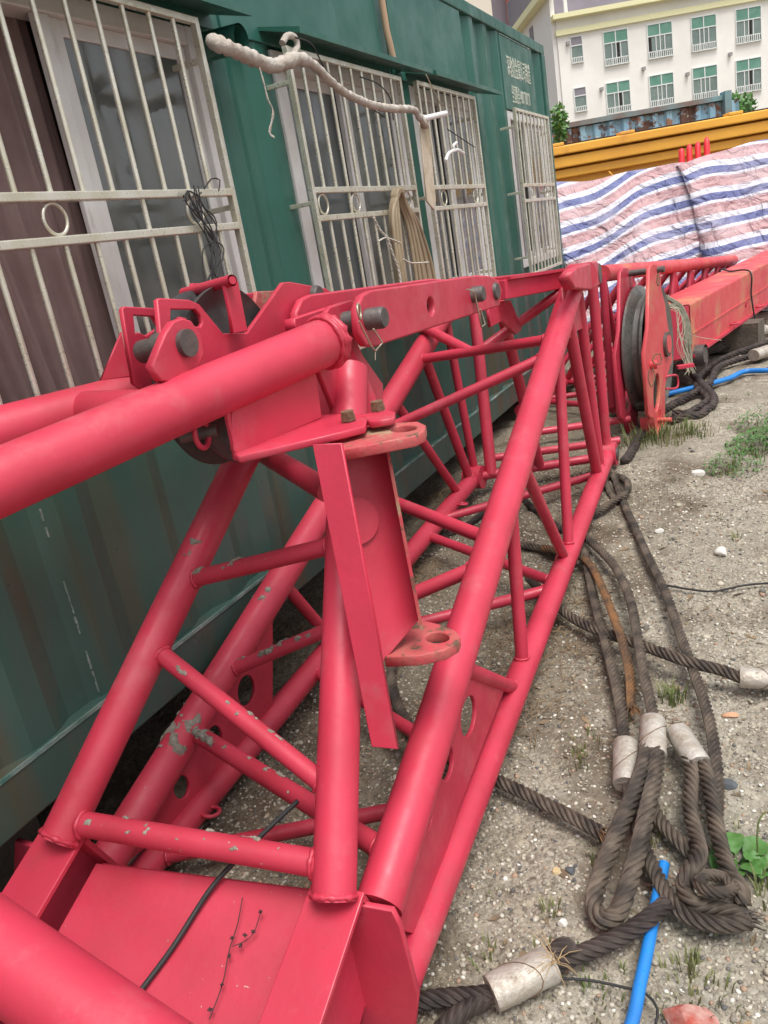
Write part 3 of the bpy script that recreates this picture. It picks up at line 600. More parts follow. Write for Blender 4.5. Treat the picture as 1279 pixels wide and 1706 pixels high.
# tower behind
DT = 95.0
tw = thing('tower_block', 'tall cream and salmon tower block rising behind the container roof', 'building', (UD((830, 40), DT).x, UD((830, 40), DT).y, 0))
def strip(name, x0, x1, mt, d, ztop=46, dz=0):
    a = UD((x0, 40), d); b = UD((x1, 40), d); a.z = b.z = 0; c = (a+b)/2; MB().box(c+es*4+UPV*ztop/2, (b-a)/2, es*4, UPV*ztop/2).build(name, mt, tw)
strip('wall', 700, 822, mat('cream_render', (.78, .70, .58), .9, var=(.74, .65, .53), vscale=.2), DT)
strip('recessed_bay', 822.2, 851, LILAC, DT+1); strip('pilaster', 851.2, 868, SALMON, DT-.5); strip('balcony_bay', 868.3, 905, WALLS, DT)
for k in range(5):
    a = UD((871, 55-k*20), DT-1); MB().box(a+ef*1.2, ef*1.3, es*.5, UPV*.35).build('balcony', BFRAME, tw)
    MB().box(a+ef*1.2+UPV*.9, ef*.9, es*.55-es*.2, UPV*.35).build('balcony_window', LILAC, tw)
# bushes
def leafball(name, label, c, r, n, ls, mt=LEAF, cat='bush', stems=True):
    m = MB()
    for _ in range(n):
        d = Vector((random.gauss(0, 1), random.gauss(0, 1), random.gauss(0, 1))).normalized()*random.random()**.4; p = Vector(c)+Vector((d.x*r[0], d.y*r[1], d.z*r[2])); 
        a = Vector((random.gauss(0, 1), random.gauss(0, 1), random.gauss(0, 1))).normalized()*ls*random.uniform(.6, 1.3); b = a.orthogonal().normalized()*ls*.45
        m.add([p-a, p-b, p+a, p+b], [(0, 1, 2, 3)])
    root = thing(name, label, cat, (c[0], c[1], c[2]-r[2])); m.build('foliage', mt, root)
    if stems:
        m = MB(); m.tube([(c[0], c[1], min(0.03, c[2]-r[2])), (c[0], c[1], c[2])], [r[0]*.06, r[0]*.03], n=8); m.build('stem', BROWNL, root)
leafball('bush', 'pale green bush squeezed between the container end and the blue container', UD((931, 205), 13.4), (.16, .16, .32), 260, .06)
leafball('bush', 'dark green bush behind the right end of the rusty blue container', UD((1222, 182), 17), (.45, .4, .32), 420, .09)
# rusty blue container
o0 = UD((917, 207), 14.0); o1 = UD((1213, 160), 14.0); o1.z = o0.z = (o0.z+o1.z)/2; ax = (o1-o0).normalized(); back = Vector((-ax.y, ax.x, 0)); L = (o1-o0).length
if back.dot(es) < 0: back = -back
zt_ = o0.z; bc = thing('rusty_blue_container', 'pale blue corrugated container eaten by rust behind the orange truck', 'container', (o0.x, o0.y, .03)); bx = lambda s, t, z: Vector((o0.x, o0.y, 0))+ax*s+back*t+UPV*z
m = MB(); s = 0
while s < L-.05:
    for (a, ta), (b, tb) in (((0, 0), (.09, 0)), ((.09, 0), (.13, .05)), ((.13, .05), (.22, .05)), ((.22, .05), (.26, 0))):
        m.add([bx(s+a, ta, zt_-2.3), bx(s+b, tb, zt_-2.3), bx(s+b, tb, zt_-.10), bx(s+a, ta, zt_-.10)], [(0, 1, 2, 3)])
    s += .26
m.build('side_wall', RBLUE, bc)
m = MB(); m.box(bx(L/2, .02, zt_-.04), ax*(L/2), back*.06, UPV*.04); m.build('top_rail', RUSTR, bc)
m = MB(); m.box(bx(L/2, .02, zt_-2.36), ax*(L/2), back*.06, UPV*.07); m.build('bottom_rail', RUSTR, bc)
m = MB(); m.box(bx(L/2, 1.25, zt_-1.2), ax*(L/2-.01), back*1.15, UPV*1.17); m.build('body', RBLUE, bc)
m = MB(); m.box(bx(L-.05, -.01, zt_-1.2), ax*.06, back*.10, UPV*1.25); m.build('corner_post', RUSTR, bc)
m = MB(); 
for s_ in (.3, L-.6): m.box(bx(s_, 1.2, (zt_-2.43+.03)/2), ax*.2, back*1.1, UPV*((zt_-2.43-.03)/2))
m.build('support', RUSTR, bc)
# orange truck body
DO = 10.8; a0 = UD((890, 256), DO); a1 = UD((1279, 180), DO); a1.z = a0.z = (a0.z+a1.z)/2; ax2 = (a1-a0).normalized(); bk2 = Vector((-ax2.y, ax2.x, 0)); 
if bk2.dot(es) < 0: bk2 = -bk2
L2 = (a1-a0).length+2.5; zo = a0.z; tb = thing('orange_truck_body', 'long orange dump truck body with ribbed top rail above the striped tarp', 'truck body', (a0.x, a0.y, .03)); ob = lambda s, t, z: Vector((a0.x, a0.y, 0))+ax2*s+bk2*t+UPV*z
m = MB(); m.box(ob(L2/2, 1.1, zo-.75), ax2*(L2/2), bk2*1.0, UPV*.70); m.build('body', ORANGE, tb)
m = MB(); m.box(ob(L2/2, .02, zo-.05), ax2*(L2/2+.02), bk2*.13, UPV*.055); m.box(ob(L2/2, .04, zo-.20), ax2*(L2/2), bk2*.11, UPV*.07); m.box(ob(L2/2, .06, zo-.345), ax2*(L2/2), bk2*.07, UPV*.055); m.build('top_rail', ORANGE, tb, bevel=.015)
m = MB(); m.box(ob(L2/2, .10, zo+.02), ax2*(L2/2), bk2*.04, UPV*.015); m.build('rubber_seal', DARK, tb)
for s_ in (.25, 1.1, 2.4, 3.6): MB().box(ob(s_*1.15, -.01, zo+.025), ax2*.10, bk2*.10, UPV*.022).build('clip', ORANGE, tb, bevel=.01)
for s_ in (1.0, 3.4): MB().tube([ob(s_, -.02, zo-.42), ob(s_+.03, -.07, zo-.48), ob(s_-.02, -.02, zo-.55)], .012, n=8).build('tie_hook', ORANGE, tb)
for s_ in (1.2, 2.6, 5.2):
    m = MB(); m.tube([ob(s_, .05, .50), ob(s_, .35, .50)], .47, n=28); w = m.build('wheel', DWIRE, tb); m = MB(); m.tube([ob(s_, .03, .50), ob(s_, .06, .50)], .24, n=20); m.build('rim', GREYP, w)
m = MB(); m.box(ob(L2/2, 1.1, .72), ax2*(L2/2-.1), bk2*.5, UPV*.14); m.build('chassis', DWIRE, tb)
# striped tarps
def tarp(name, label, topx, topd, slack, seed, vshift, mt, uoff=0, tilt=.25, bot=.95):
    r = random.Random(seed); T = [UD(p, d) for p, d in zip(topx, topd)]; T = catmull(T, .05); n = len(T); NV = 46; vs = []; uv = []; fs = []
    ph = [r.uniform(0, 6.28) for _ in range(12)]
    for i, t in enumerate(T):
        u = sum(((T[k+1]-T[k]).length for k in range(i)), 0)
        for j in range(NV+8):
            if j < 8: # over the top, behind
                f = (8-j)/8; p = t+es*f*.9-UPV*f*f*.35; L_ = -f*1.0
            else:
                f = (j-8)/(NV-1); H = t.z-.05; p = Vector((t.x, t.y, t.z-H*f))-es*(bot*(f**.8)); L_ = f*math.hypot(H, bot)
            w = .045*math.sin(u*3.1+ph[0]+f*3)+.03*math.sin(u*7.3+ph[1]-f*5)+.018*math.sin(u*15+ph[2]+f*8)+.02*math.sin(f*11+u*4+ph[3])+.01*math.sin(f*31+u*13+ph[4])+.006*math.sin(f*55-u*41+ph[5])+.05*(abs(math.sin(u*1.9+f*2.6+ph[9]))**.5-.6)+.035*(abs(math.sin(u*4.3-f*5+ph[10]))**.4-.7)+.022*(abs(math.sin(u*2.1+f*9+ph[11]))**.4-.7)
            p = p-es*w*(.3+f)+UPV*.01*math.sin(u*9+ph[6]); vs.append(p); uv.append((u, (L_+tilt*u+.05*math.sin(u*2.2+ph[7])*(1+f)+.02*math.sin(u*6+f*6)+slack*f*math.sin(u*1.1+ph[8]))/.30+vshift))
    R = NV+8
    for i in range(n-1):
        for j in range(R-1): fs.append((i*R+j, (i+1)*R+j, (i+1)*R+j+1, i*R+j+1))
    me = bpy.data.meshes.new(name); me.from_pydata([tuple(v) for v in vs], [], fs); me.update(); ul = me.uv_layers.new(name='UVMap')
    for l in me.loops: ul.data[l.index].uv = uv[l.vertex_index]
    o = mkobj(name, me, mt, smooth=True); md = o.modifiers.new('thick', 'SOLIDIFY'); md.thickness = .004; return tag(o, label, 'tarp', 'striped tarps covering the pile')
tarp('striped_tarp', 'red white and blue striped tarp, left sheet, beside the container end', [(905, 305), (960, 303), (1020, 294), (1060, 283), (1110, 275), (1150, 272)], [9.3, 9.25, 9.2, 9.2, 9.1, 9.0], .05, 3, 0, TARP, tilt=.26)
tarp('striped_tarp', 'red white and blue striped tarp, right sheet, overlapping in front of the other sheet', [(1128, 276), (1160, 266), (1200, 252), (1240, 240), (1300, 230), (1420, 205)], [8.98, 8.9, 8.9, 8.85, 8.8, 8.7], .12, 9, .4, TARP, tilt=-.07)
for k, (x, y, h, lb) in enumerate(((1136, 262, 15, 'short leftmost red rounded hook tip poking above the striped tarp'), (1149, 260, 20, 'second red rounded hook tip from the left above the striped tarp'), (1163, 257, 21, 'third red rounded hook tip from the left above the striped tarp'), (1178, 254, 26, 'tallest rightmost red rounded hook tip above the striped tarp'))):
    a = UD((x, y+14), 9.15); b = UD((x-1, y-h*.55), 9.15); c = UD((x-1, y-h), 9.15)
    m = MB(); P = [a, (a+b)/2, b, b.lerp(c, .5), b.lerp(c, .85), c]; m.tube(P, [.034, .034, .034, .029, .018, .004], n=14); tag(m.build('red_hook_tip', mat('bright_red%d' % k, (.70, .02, .03), .4)), lb, 'hook tip', 'red tips above the tarp')


# ================================================================== RED LATTICE SECTION
Rfar = UZ((1010, 760), .12)
Rnear = UD((740, 1450), 1.93)
dR = (Rfar-Rnear).normalized(); nR = Vector((dR.y, -dR.x, 0)).normalized()
def RPl(p): return UP(p, Rfar, nR)
def zc(y): return .12-.086*(4.12-y)
def LG(p):
    z = .05
    for _ in range(40): z = .5*z+.5*zc(UZ(p, z).y)
    return UZ(p, z)
Lfar = UZ((790, 795), .12); Lnear = LG((324, 1350)); dL = (Lfar-Lnear).normalized(); nL = Vector((dL.y, -dL.x, 0)).normalized()
def LPl(p): return UP(p, Lfar, nL)
boom = thing('lattice_boom_section', 'pinkish red tubular lattice boom foot section lying on the gravel', 'crane boom', (-1.1, 1.0, -.15))
CH = {}
def chord(key, a, b, r, ext=(0, 0), mt=RED):
    a = Vector(a); b = Vector(b); d = (b-a).normalized(); a = a-d*ext[0]; b = b+d*ext[1]; CH[key] = (a, b, r)
    m = MB(); m.tube([a, b], r, n=32); return m
def tdist(p, q): return (Vector(p)-Vector(q)).length
RT1, RT2 = RPl((640, 1480)), RPl((958, 462)); LT1, LT2 = LPl((200, 1400)), LPl((765, 482))
RE = RPl((630, 1508)).y
chord('RB', Rnear+dR*((RE-Rnear.y)/dR.y), Rfar, .043, (0, .0)).build('chord', RED, boom)
chord('LB', Lnear, Lfar, .043, (.36, .02)).build('chord', REDM, boom)
chord('RT', RT1+(RT2-RT1)*((RE-RT1.y)/(RT2.y-RT1.y)), RT2, .050, (0, .0)).build('chord', RED, boom)
chord('LT', LT1, LT2, .050, (.10, .0)).build('chord', REDM, boom)
def on_chord(key, pa, pb):
    """3D point of the chord's axis where the picture line pa-pb crosses it"""
    A, B, r = CH[key]; best = None
    d = np.array(pb, float)-np.array(pa, float); n = np.array([-d[1], d[0]])
    fa = np.dot(PR(A)-np.array(pa), n)
    lo, hi = 0., 1.; f = lambda t: np.dot(PR(A.lerp(B, t))-np.array(pa), n); flo = f(lo)
    ext = 0.0
    if flo*f(hi) > 0: lo, hi = (-.3, 1.3); flo = f(lo)
    for _ in range(40):
        mid = (lo+hi)/2
        if f(mid)*flo > 0: lo = mid
        else: hi = mid
    return A.lerp(B, (lo+hi)/2)
def weld(m, p, q, r, R):
    d = (q-p).normalized(); m.torus(p+d*R*.98, d, r*1.02, r*.20, n=30, m=6, wob=.4)
def brace(k1, k2, pa, pb, r, name='brace', mt=RED, w=True):
    p = on_chord(k1, pa, pb) if isinstance(k1, str) else Vector(k1); q = on_chord(k2, pa, pb) if isinstance(k2, str) else Vector(k2)
    m = MB(); m.tube([p, q], r, n=22)
    if w:
        if isinstance(k1, str): weld(m, p, q, r, CH[k1][2])
        if isinstance(k2, str): weld(m, q, p, r, CH[k2][2])
    m.build(name, mt, boom); return p, q
# right side posts (picture lines measured on the photograph)
for pa, pb, r in (((850, 831), (866, 1051), .0215), ((866, 765), (931, 910), .0215), ((930, 575), (945, 876), .0215)):
    brace('RT', 'RB', pa, pb, r)
# posts from the right peak
pk = RT2
for pa, pb, r in (((940, 500), (992, 776), .026), ((963, 490), (998, 765), .024), ((986, 462), (1018, 735), .026)):
    q = on_chord('RB', pa, pb) if pa[0] != 986 else Rfar+dR*.03
    t0 = RPl(pa); m = MB(); m.tube([t0, q], r, n=22); weld(m, q, t0, r, .043); m.build('post', RED, boom)
# left side posts
for pa, pb, r in (((648, 655), (752, 806), .0215), ((700, 576), (779, 789), .024), ((745, 545), (790, 782), .0215), ((468, 967), (533, 1043), .0215), ((545, 830), (640, 985), .0215)):
    brace('LT', 'LB', pa, pb, r)
for pa, pb, r in (((790, 520), (825, 790), .031), ):
    t0 = LPl(pa); q = Lfar.lerp(Rfar, .13); m = MB(); m.tube([t0, q], r, n=22); m.build('post', RED, boom)
m = MB(); m.tube([UD((832, 505), 3.6), Lfar.lerp(Rfar, .5)], .026, n=20); m.build('post', RED, boom)
# top plane bracing
brace('LT', 'RT', (600, 735), (879, 608), .021)
brace('LT', 'RT', (666, 604), (891, 569), .0215)
brace('LT', 'RT', (530, 786), (788, 888), .0215)
brace('LT', 'RT', (365, 1125), (768, 956), .0215, mt=REDM)
brace('LT', 'RT', (315, 1214), (600, 1392), .0245, mt=REDM)
t3a = on_chord('LT', (666, 604), (891, 569)); t3b = on_chord('RT', (666, 604), (891, 569)); t3 = t3a.lerp(t3b, .5)
m = MB(); m.tube([t3, on_chord('RT', (804, 570), (910, 501))], .0215, n=22); m.build('brace', RED, boom)
m = MB(); m.tube([t3a.lerp(t3b, .42), LPl((705, 545))], .0225, n=22); m.build('brace', RED, boom)
# bottom plane bracing
for pa, pb, r, mt_ in (((748, 861), (968, 798), .020, RED), ((725, 897), (896, 960), .0215, RED), ((697, 1038), (876, 992), .0215, RED), ((598, 1164), (745, 1254), .0215, RED), ((447, 1392), (640, 1353), .0215, REDM)):
    brace('LB', 'RB', pa, pb, r, mt=mt_)
m = MB(); m.tube([Lfar, Rfar+dR*.0], .024, n=22); m.build('brace', RED, boom)
for dd, z_ in ((.35, 0), (.75, .02)):
    m = MB(); m.tube([Lfar+Vector((.0, dd, z_)), Rfar+Vector((.02, dd-.05, z_))], .022, n=18); m.build('brace', RED, boom)
brace('RT', 'RB', (775, 1115), (841, 1141), .022)
# peaks : cross head, bushes, pins
m = MB(); m.tube([LT2, RT2], .042, n=24); m.build('cross_tube', RED, boom)
xd = (RT2-LT2).normalized()
m = MB(); m.tube([RT2-xd*.02, RT2+xd*.075], .058, n=28); m.build('bush', RED, boom)
def pl2(pts, pf): return [pf(p) for p in pts]
PKP = RT2+nR*.05
def RPo(p): return UP(p, PKP, nR)
plate('head_plate', pl2([(938, 462), (950, 447), (985, 436), (993, 444), (990, 476), (975, 484), (948, 482)], RPo), .05, RED, boom, bevel=.006)
m = MB(); pc = RPo((990, 457)); m.tube([pc-nR*.09, pc+nR*.028], .046, n=26); m.build('pin', STEEL, boom, bevel=.004)
plate('gusset', pl2([(935, 480), (967, 470), (975, 545), (958, 552), (955, 566), (942, 560)], RPl), .012, RED, boom, holes=[pl2(oval((954, 515), 3.8, 14, .15), RPl)])
m = MB(); pc = Rfar+dR*.03; m.tube([pc-nR*.06, pc+nR*.05], .062, n=28); m.build('bush', RED, boom)
m = MB(); m.tube([pc+nR*.03, pc+nR*.058], .035, n=24); m.build('pin', STEEL, boom)
m = MB(); pc = Lfar; m.tube([pc-nL*.05, pc+nL*.05], .062, n=28); m.build('bush', RED, boom)
m = MB(); pc = LT2; m.tube([pc-nL*.05, pc+nL*.05], .06, n=28); m.build('bush', RED, boom)
# side gussets with oval holes
def strip_gusset(kt, kb, pa, pb, pc_, pd_, holes, pf, mt_):
    plate('gusset', [pf(pa), pf(pb), pf(pc_), pf(pd_)], .012, mt_, boom, holes=[pl2(h, pf) for h in holes])
plate('gusset', pl2([(776, 1120), (838, 1147), (800, 1245), (760, 1350), (700, 1560), (640, 1540), (690, 1370)], RPl), .012, RED, boom,
      holes=[pl2(oval((777, 1193), 12, 35, .12), RPl), pl2(oval((741, 1271), 10.5, 30, .12), RPl), pl2(oval((708, 1362), 8, 26, .15), RPl)])
plate('gusset', pl2([(440, 985), (452, 1010), (452, 1185), (440, 1200), (330, 1335), (215, 1432), (180, 1420), (310, 1210)], LPl), .012, RED, boom,
      holes=[pl2(oval((300, 1311), 13, 20, .1), LPl), pl2(oval((355, 1232), 13, 24, .1), LPl), pl2(oval((408, 1150), 14, 26, .1), LPl)])
# little tie rings
for p, pf in (((352, 1350), 'L'), ((735, 838), 'L')):
    c = on_chord('LB', p, (p[0]+50, p[1]+5))+Vector((.055, 0, .0)); MB().torus(c, (.1, .2, 1), .026, .006).build('tie_ring', RED, boom)
# A-frame legs
RFt = UD((556, 1500), 1.55); RHd = UD((583, 615), 1.97); LFt = UD((97, 1402), 1.76); l1 = UD((400, 770), 2.12)
LHd = LFt+(l1-LFt)*1.36
def leg(key, a, b, r):
    m = chord(key, a, b, r); d = (b-a).normalized()
    m.torus(a+d*.008, d, r*.99, r*.13, n=34, m=6, wob=.5)
    m.build('leg', RED, boom)
leg('RLEG', RFt, RHd, .0445); leg('LLEG', LFt, LHd, .0445)
for pa, pb, r, mt_ in (((110, 1368), (520, 1437), .0275, REDM), ((250, 1075), (522, 1293), .0215, REDM), ((300, 970), (540, 912), .0215, REDM)): brace('LLEG', 'RLEG', pa, pb, r, mt=mt_)
m = MB(); m.tube([UD((440, 755), 2.25), UD((545, 818), 2.0)], .03, n=20); m.build('brace', RED, boom)
# ---- foot box
xf = RFt.x
A1 = UX((522, 1502), xf+.00); A2 = UX((447, 1706), xf+.00); bd = (A2-A1).normalized(); bd.x = 0; bd.normalize(); print('foot', A1, A2, bd, 'RF', RFt, 'LF', LFt)
def beam(c, w, L, name):
    sdv = Vector((1, 0, 0)); upn = sdv.cross(bd); upn = upn if upn.z > 0 else -upn; c = Vector(c)
    m = MB(); m.box(c+bd*L/2-upn*.006, bd*L/2, sdv*w/2, upn*.006); m.build('foot_flange', RED, boom, bevel=.002)
    m = MB(); m.box(c+bd*(L/2-.0)-upn*.147, bd*L/2, sdv*.006, upn*.134); m.build('foot_web', RED, boom)
    m = MB(); m.box(c+bd*.008-upn*.15, bd*.006, sdv*w/2, upn*.136); m.build('foot_stiffener', RED, boom)
    return upn
WB = abs((UX((553, 1512), xf).x-UX((490, 1490), xf).x))
tR = Vector((RFt.x-.01, RFt.y-.0, RFt.z)); tL = Vector((LFt.x-.02, LFt.y+.0, LFt.z))
upn = beam(tR+Vector((0, .035, 0)), .12, .95, 'r'); beam(tL+Vector((0, .035, 0)), .13, .95, 'l')
# transverse end plates
ep = RT1+Vector((0, -.06, 0))
def EPl(p, y=tR.y-.0): return UP(p, (0, y, 0), (0, 1, 0))
plate('end_plate', [EPl(p, RE-.03) for p in ((556, 1498), (590, 1498), (600, 1504), (655, 1514), (668, 1540), (698, 1655), (684, 1790), (560, 1800), (540, 1640))], .014, RED, boom)
plate('end_plate', [EPl(p, tL.y+.05) for p in ((28, 1398), (128, 1432), (135, 1530), (60, 1640), (20, 1600))], .014, RED, boom)
m = MB(); q0 = tL+Vector((.06, .04, -.085)); q1 = tR+Vector((-.06, .04, -.03)); c = (q0+q1)/2; h = (q1-q0)/2
m.box(c+bd*.45-upn*.012, h, bd*.45, upn*.008); m.build('foot_plate', REDM, boom, bevel=.002)
m = MB(); m.box(c-upn*.11+Vector((0, .004, 0)), h, Vector((0, .006, 0)), upn*.09); m.build('foot_crossplate', RED, boom)

# ================================================================== MAST HEAD WITH SHEAVE
mast = thing('mast_head', 'red mast head with black sheave where two thick tubes join above the lattice', 'crane mast', (-1.1, 1.7, .9))
XR, XL = -.985, -1.235
T1n, T1f = UD((0, 803), 1.29), UD((552, 566), 1.84)
T2n, T2f = UD((0, 722), 1.62), UD((420, 610), 2.02)
m = MB(); d = (T1n-T1f).normalized(); m.tube([T1n+d*.9, T1f], .055, n=40)
for k in range(3): m.torus(T1f+d*(.004+.011*k), d, .054+.002*k, .010-.002*k, n=40, m=8, wob=.4)
m.build('mast_tube', RED, mast)
d = (T2n-T2f).normalized(); m = MB(); m.tube([T2n+d*.8, T2f], .055, n=40); m.build('mast_tube', RED, mast)
m = MB(); m.tube([T2f.lerp(T2n, .72), T1f.lerp(T1n, .60)], .045, n=24); m.build('cross_tube', RED, mast)
m = MB(); b1 = UD((-120, 1500), 1.12); b2 = UD((160, 1703), .99); m.tube([b1-(b2-b1)*.3, b2+(b2-b1)*.35], .056, n=36); m.build('lower_tube', RED, mast)
def PX_(x): return lambda p: UX(p, x)
pR, pM, pL = PX_(-1.045), PX_(-1.10), PX_(-1.225)
# side plates of the sheave bracket (near and far)
OUT = [(258, 500), (263, 497), (312, 500), (328, 507), (368, 556), (388, 555), (408, 555), (468, 471), (480, 470), (540, 481), (548, 486), (545, 525), (520, 560), (430, 660), (330, 690), (262, 640), (268, 600)]
plate('sheave_plate', pl2(OUT, pM), .012, RED, mast, holes=[pl2([(281, 516), (322, 516), (330, 525), (334, 538), (330, 545), (316, 543), (306, 530), (296, 528), (280, 545)], pM)], bevel=.0025)
OUTL = [(200, 515), (204, 511), (262, 514), (300, 560), (330, 570), (400, 560), (404, 490), (430, 486), (500, 488), (530, 500), (520, 560), (400, 660), (300, 690), (220, 640)]
plate('sheave_plate', pl2(OUTL, pL), .012, RED, mast, holes=[pl2([(219, 526), (252, 528), (262, 545), (240, 560), (228, 554), (222, 556)], pL)], bevel=.0025)
plate('sheave_plate', pl2([(425, 486), (475, 484), (480, 495), (440, 545), (420, 520)], PX_(-1.19)), .012, REDR, mast)
# bearing lug with the big pin
c = pR((301, 573)); plate('lug', pl2([(247, 610), (270, 555), (283, 536), (297, 531), (312, 535), (330, 560), (334, 590), (320, 625), (290, 640), (262, 635)], pR), .02, RED, mast, bevel=.003)
m = MB(); m.tube([c+Vector((.022, 0, 0)), c-Vector((.06, 0, 0))], .027, n=28); m.build('pin', STEEL, mast, bevel=.003)
c2 = pL((262, 580)); m = MB(); c2m = UX((243, 585), -1.19); m.tube([UX((238, 586), -1.185), UX((300, 573), -1.06)], .024, n=24); m.build('pin', STEEL, mast, bevel=.003)
plate('wing_plate', [UX((166, 634), -1.25), UX((201, 553), -1.22), UX((216, 628), -1.22)], .012, RED, mast)
# sheave
sc_ = UX((372, 628), -1.15); rS = tdist(sc_, UX((375, 775), -1.15))*.98; print('sheave', sc_, rS)
def sheave(c, R, axis, w, mt1, mt2, parent, groove=.045):
    axis = Vector(axis).normalized(); a = axis.orthogonal().normalized(); b = axis.cross(a); n = 64
    prof = [(R*.30, -w*.5), (R*.74, -w*.28), (R*.86, -w*.32), (R, -w*.5), (R, -w*.38), (R-groove, -w*.12), (R-groove, w*.12), (R, w*.38), (R, w*.5), (R*.86, w*.32), (R*.74, w*.28), (R*.30, w*.5)]
    vs = []; fs = []
    for k in range(n):
        th = k*math.tau/n; d = a*math.cos(th)+b*math.sin(th)
        for r_, t_ in prof: vs.append(c+d*r_+axis*t_)
    M_ = len(prof)
    for k in range(n):
        for j in range(M_-1): fs.append((k*M_+j, k*M_+j+1, ((k+1) % n)*M_+j+1, ((k+1) % n)*M_+j))
    m = MB(); m.add(vs, fs, True); o = m.build('sheave', mt1, parent); o.modifiers.new('e', 'EDGE_SPLIT').split_angle = .6
    m = MB(); m.tube([c-axis*w*.62, c+axis*w*.62], R*.30, n=30); m.build('hub', mt2, o); return o
sheave(sc_, rS, (1, .05, 0), .085, SHEAVE, STEEL, mast)
# retaining bar across the top of the sheave
ra, rb = UX((306, 489), -1.235), UX((387, 467), -1.045)
m = MB(); m.tube([ra, rb], .0125, n=18, cap=False); m.tube([rb+(rb-ra).normalized()*.001, ra], .0085, n=14); m.build('guard_bar', RED, mast)
plate('guard_strap', pl2([(371, 468), (378, 461), (389, 462), (394, 470), (410, 552), (386, 556), (381, 520), (372, 478)], PX_(-1.07)), .010, RED, mast, bevel=.002)
plate('guard_strap', pl2([(312, 488), (318, 472), (330, 472), (334, 484), (340, 500), (318, 505)], PX_(-1.215)), .010, RED, mast, bevel=.002)
# head side plate, links, pins
HX = -.945
plate('head_side_plate', pl2([(545, 512), (582, 500), (586, 560), (600, 592), (634, 640), (634, 692), (600, 690), (556, 690), (520, 600), (508, 570)], PX_(HX-.02)), .016, RED, mast, bevel=.003)
plate('head_top_plate', pl2([(482, 532), (572, 503), (584, 503), (584, 525), (484, 552)], PX_(-1.03)), .03, RED, mast)
plate('head_web', [UD(p, t) for p, t in (((470, 560), 2.04), ((560, 520), 2.0), ((640, 690), 1.98), ((480, 700), 2.04))], .012, RED, mast)
LNK = [(598, 492), (612, 484), (790, 459), (812, 460), (826, 468), (832, 484), (828, 510), (620, 578), (604, 577), (592, 555), (589, 515)]
LX = -.905
lo_ = pl2(LNK, PX_(LX)); plate('link', lo_, .022, RED, mast, holes=[pl2(oval((712, 511), 6, 15, -.1), PX_(LX))], bevel=.005)
plate('link', [v+Vector((-.17, 0, .012)) for v in lo_], .022, RED, mast, bevel=.005)
def pin(c, r, l0, l1, par, parent=None):
    m = MB(); m.tube([c+Vector((l0, 0, 0)), c+Vector((l1-.008, 0, 0)), c+Vector((l1, 0, 0))], [r, r, r*.86], n=28); return m.build('pin', STEEL, mast)
pc1 = UX((606, 533), LX); p1 = pin(pc1, .0265, -.22, .058, mast)
pc2 = UX((782, 492), LX); p2 = pin(pc2, .026, -.22, .05, mast)
pc3 = UX((820, 486), LX); pin(pc3, .031, -.05, .022, mast)
pc4 = UX((527, 492), -1.09); pin(pc4, .026, -.03, .012, mast)
m = MB(); m.torus(UX((598, 519), LX+.05), (1, .3, 0), .017, .0028, n=22, m=6)
q = lambda p: UX(p, LX+.055)
m.tube([q((598, 535)), q((617, 575)), q((625, 585)), q((637, 571)), q((622, 548))], .0025, n=6); m.tube([q((625, 585)), q((625, 600))], .0012, n=5); m.build('split_ring', WIRE, mast)
m = MB(); q = lambda p: UX(p, LX+.045); m.tube([q((778, 482)), q((790, 486)), q((797, 520)), q((802, 545)), q((808, 540)), q((800, 515))], .0028, n=6); m.build('clip_pin', WIRE, mast)
# hanger beam from the links to the right peak
h0 = UX((835, 483), -.98); h1 = RT2+Vector((-.06, -.03, .0)); dd = (h1-h0)
m = MB(); m.bar(h0-dd*.06, h1, .075, .075); m.build('hanger_beam', RED, boom, bevel=.004)
m = MB(); m.bar(h0-dd*.02+Vector((0, 0, .042)), h1+Vector((0, 0, .042)), .11, .012); m.build('hanger_flange', RED, boom)
plate('hanger_bracket', [UX(p, -1.0) for p in ((810, 505), (848, 500), (867, 548), (858, 557), (834, 535), (815, 545))], .014, RED, boom)
# ---- vertical web and shelf
tS = 1.70
web = [UD((383, 688), 1.62), UD((515, 596), 1.80)]; 
wbn = (Vector((web[1].x, web[1].y, 0))-Vector((web[0].x, web[0].y, 0))).cross(UPV).normalized()
WPf = lambda p: UP(p, web[0], wbn)
plate('web_plate', pl2([(383, 688), (515, 560), (533, 696), (394, 757), (386, 750)], WPf), .012, RED, mast)
zs_ = WPf((394, 757)).z-.004; SH = lambda p: UZ(p, zs_); print('shelf z', zs_, WPf((394, 757)), WPf((533, 696)))
m = plate('shelf_plate', pl2([(386, 760), (396, 745), (478, 706), (537, 696), (600, 694), (613, 701), (608, 716), (560, 728), (400, 766)], SH), .016, RED, mast, bevel=.003)
plate('shelf_plate', pl2([(600, 696), (650, 689), (659, 692), (656, 702), (618, 708)], lambda p: UZ(p, zs_+.001)), .016, RED, mast, bevel=.003)
m = MB(); e0 = SH((394, 752)); m.box(WPf((388, 725)), Vector((.004, 0, 0)), Vector((0, .010, 0)), Vector((0, 0, .052))); m.build('web_edge', RED, mast)
for p in ((582, 708), (631, 691)):
    b = SH(p)+Vector((0, 0, .010)); m = MB(); m.tube([b, b+UPV*.012], .018, n=6); m.tube([b+UPV*.012, b+UPV*.022], .016, n=6); m.build('bolt', BOLT, mast, bevel=.0015)
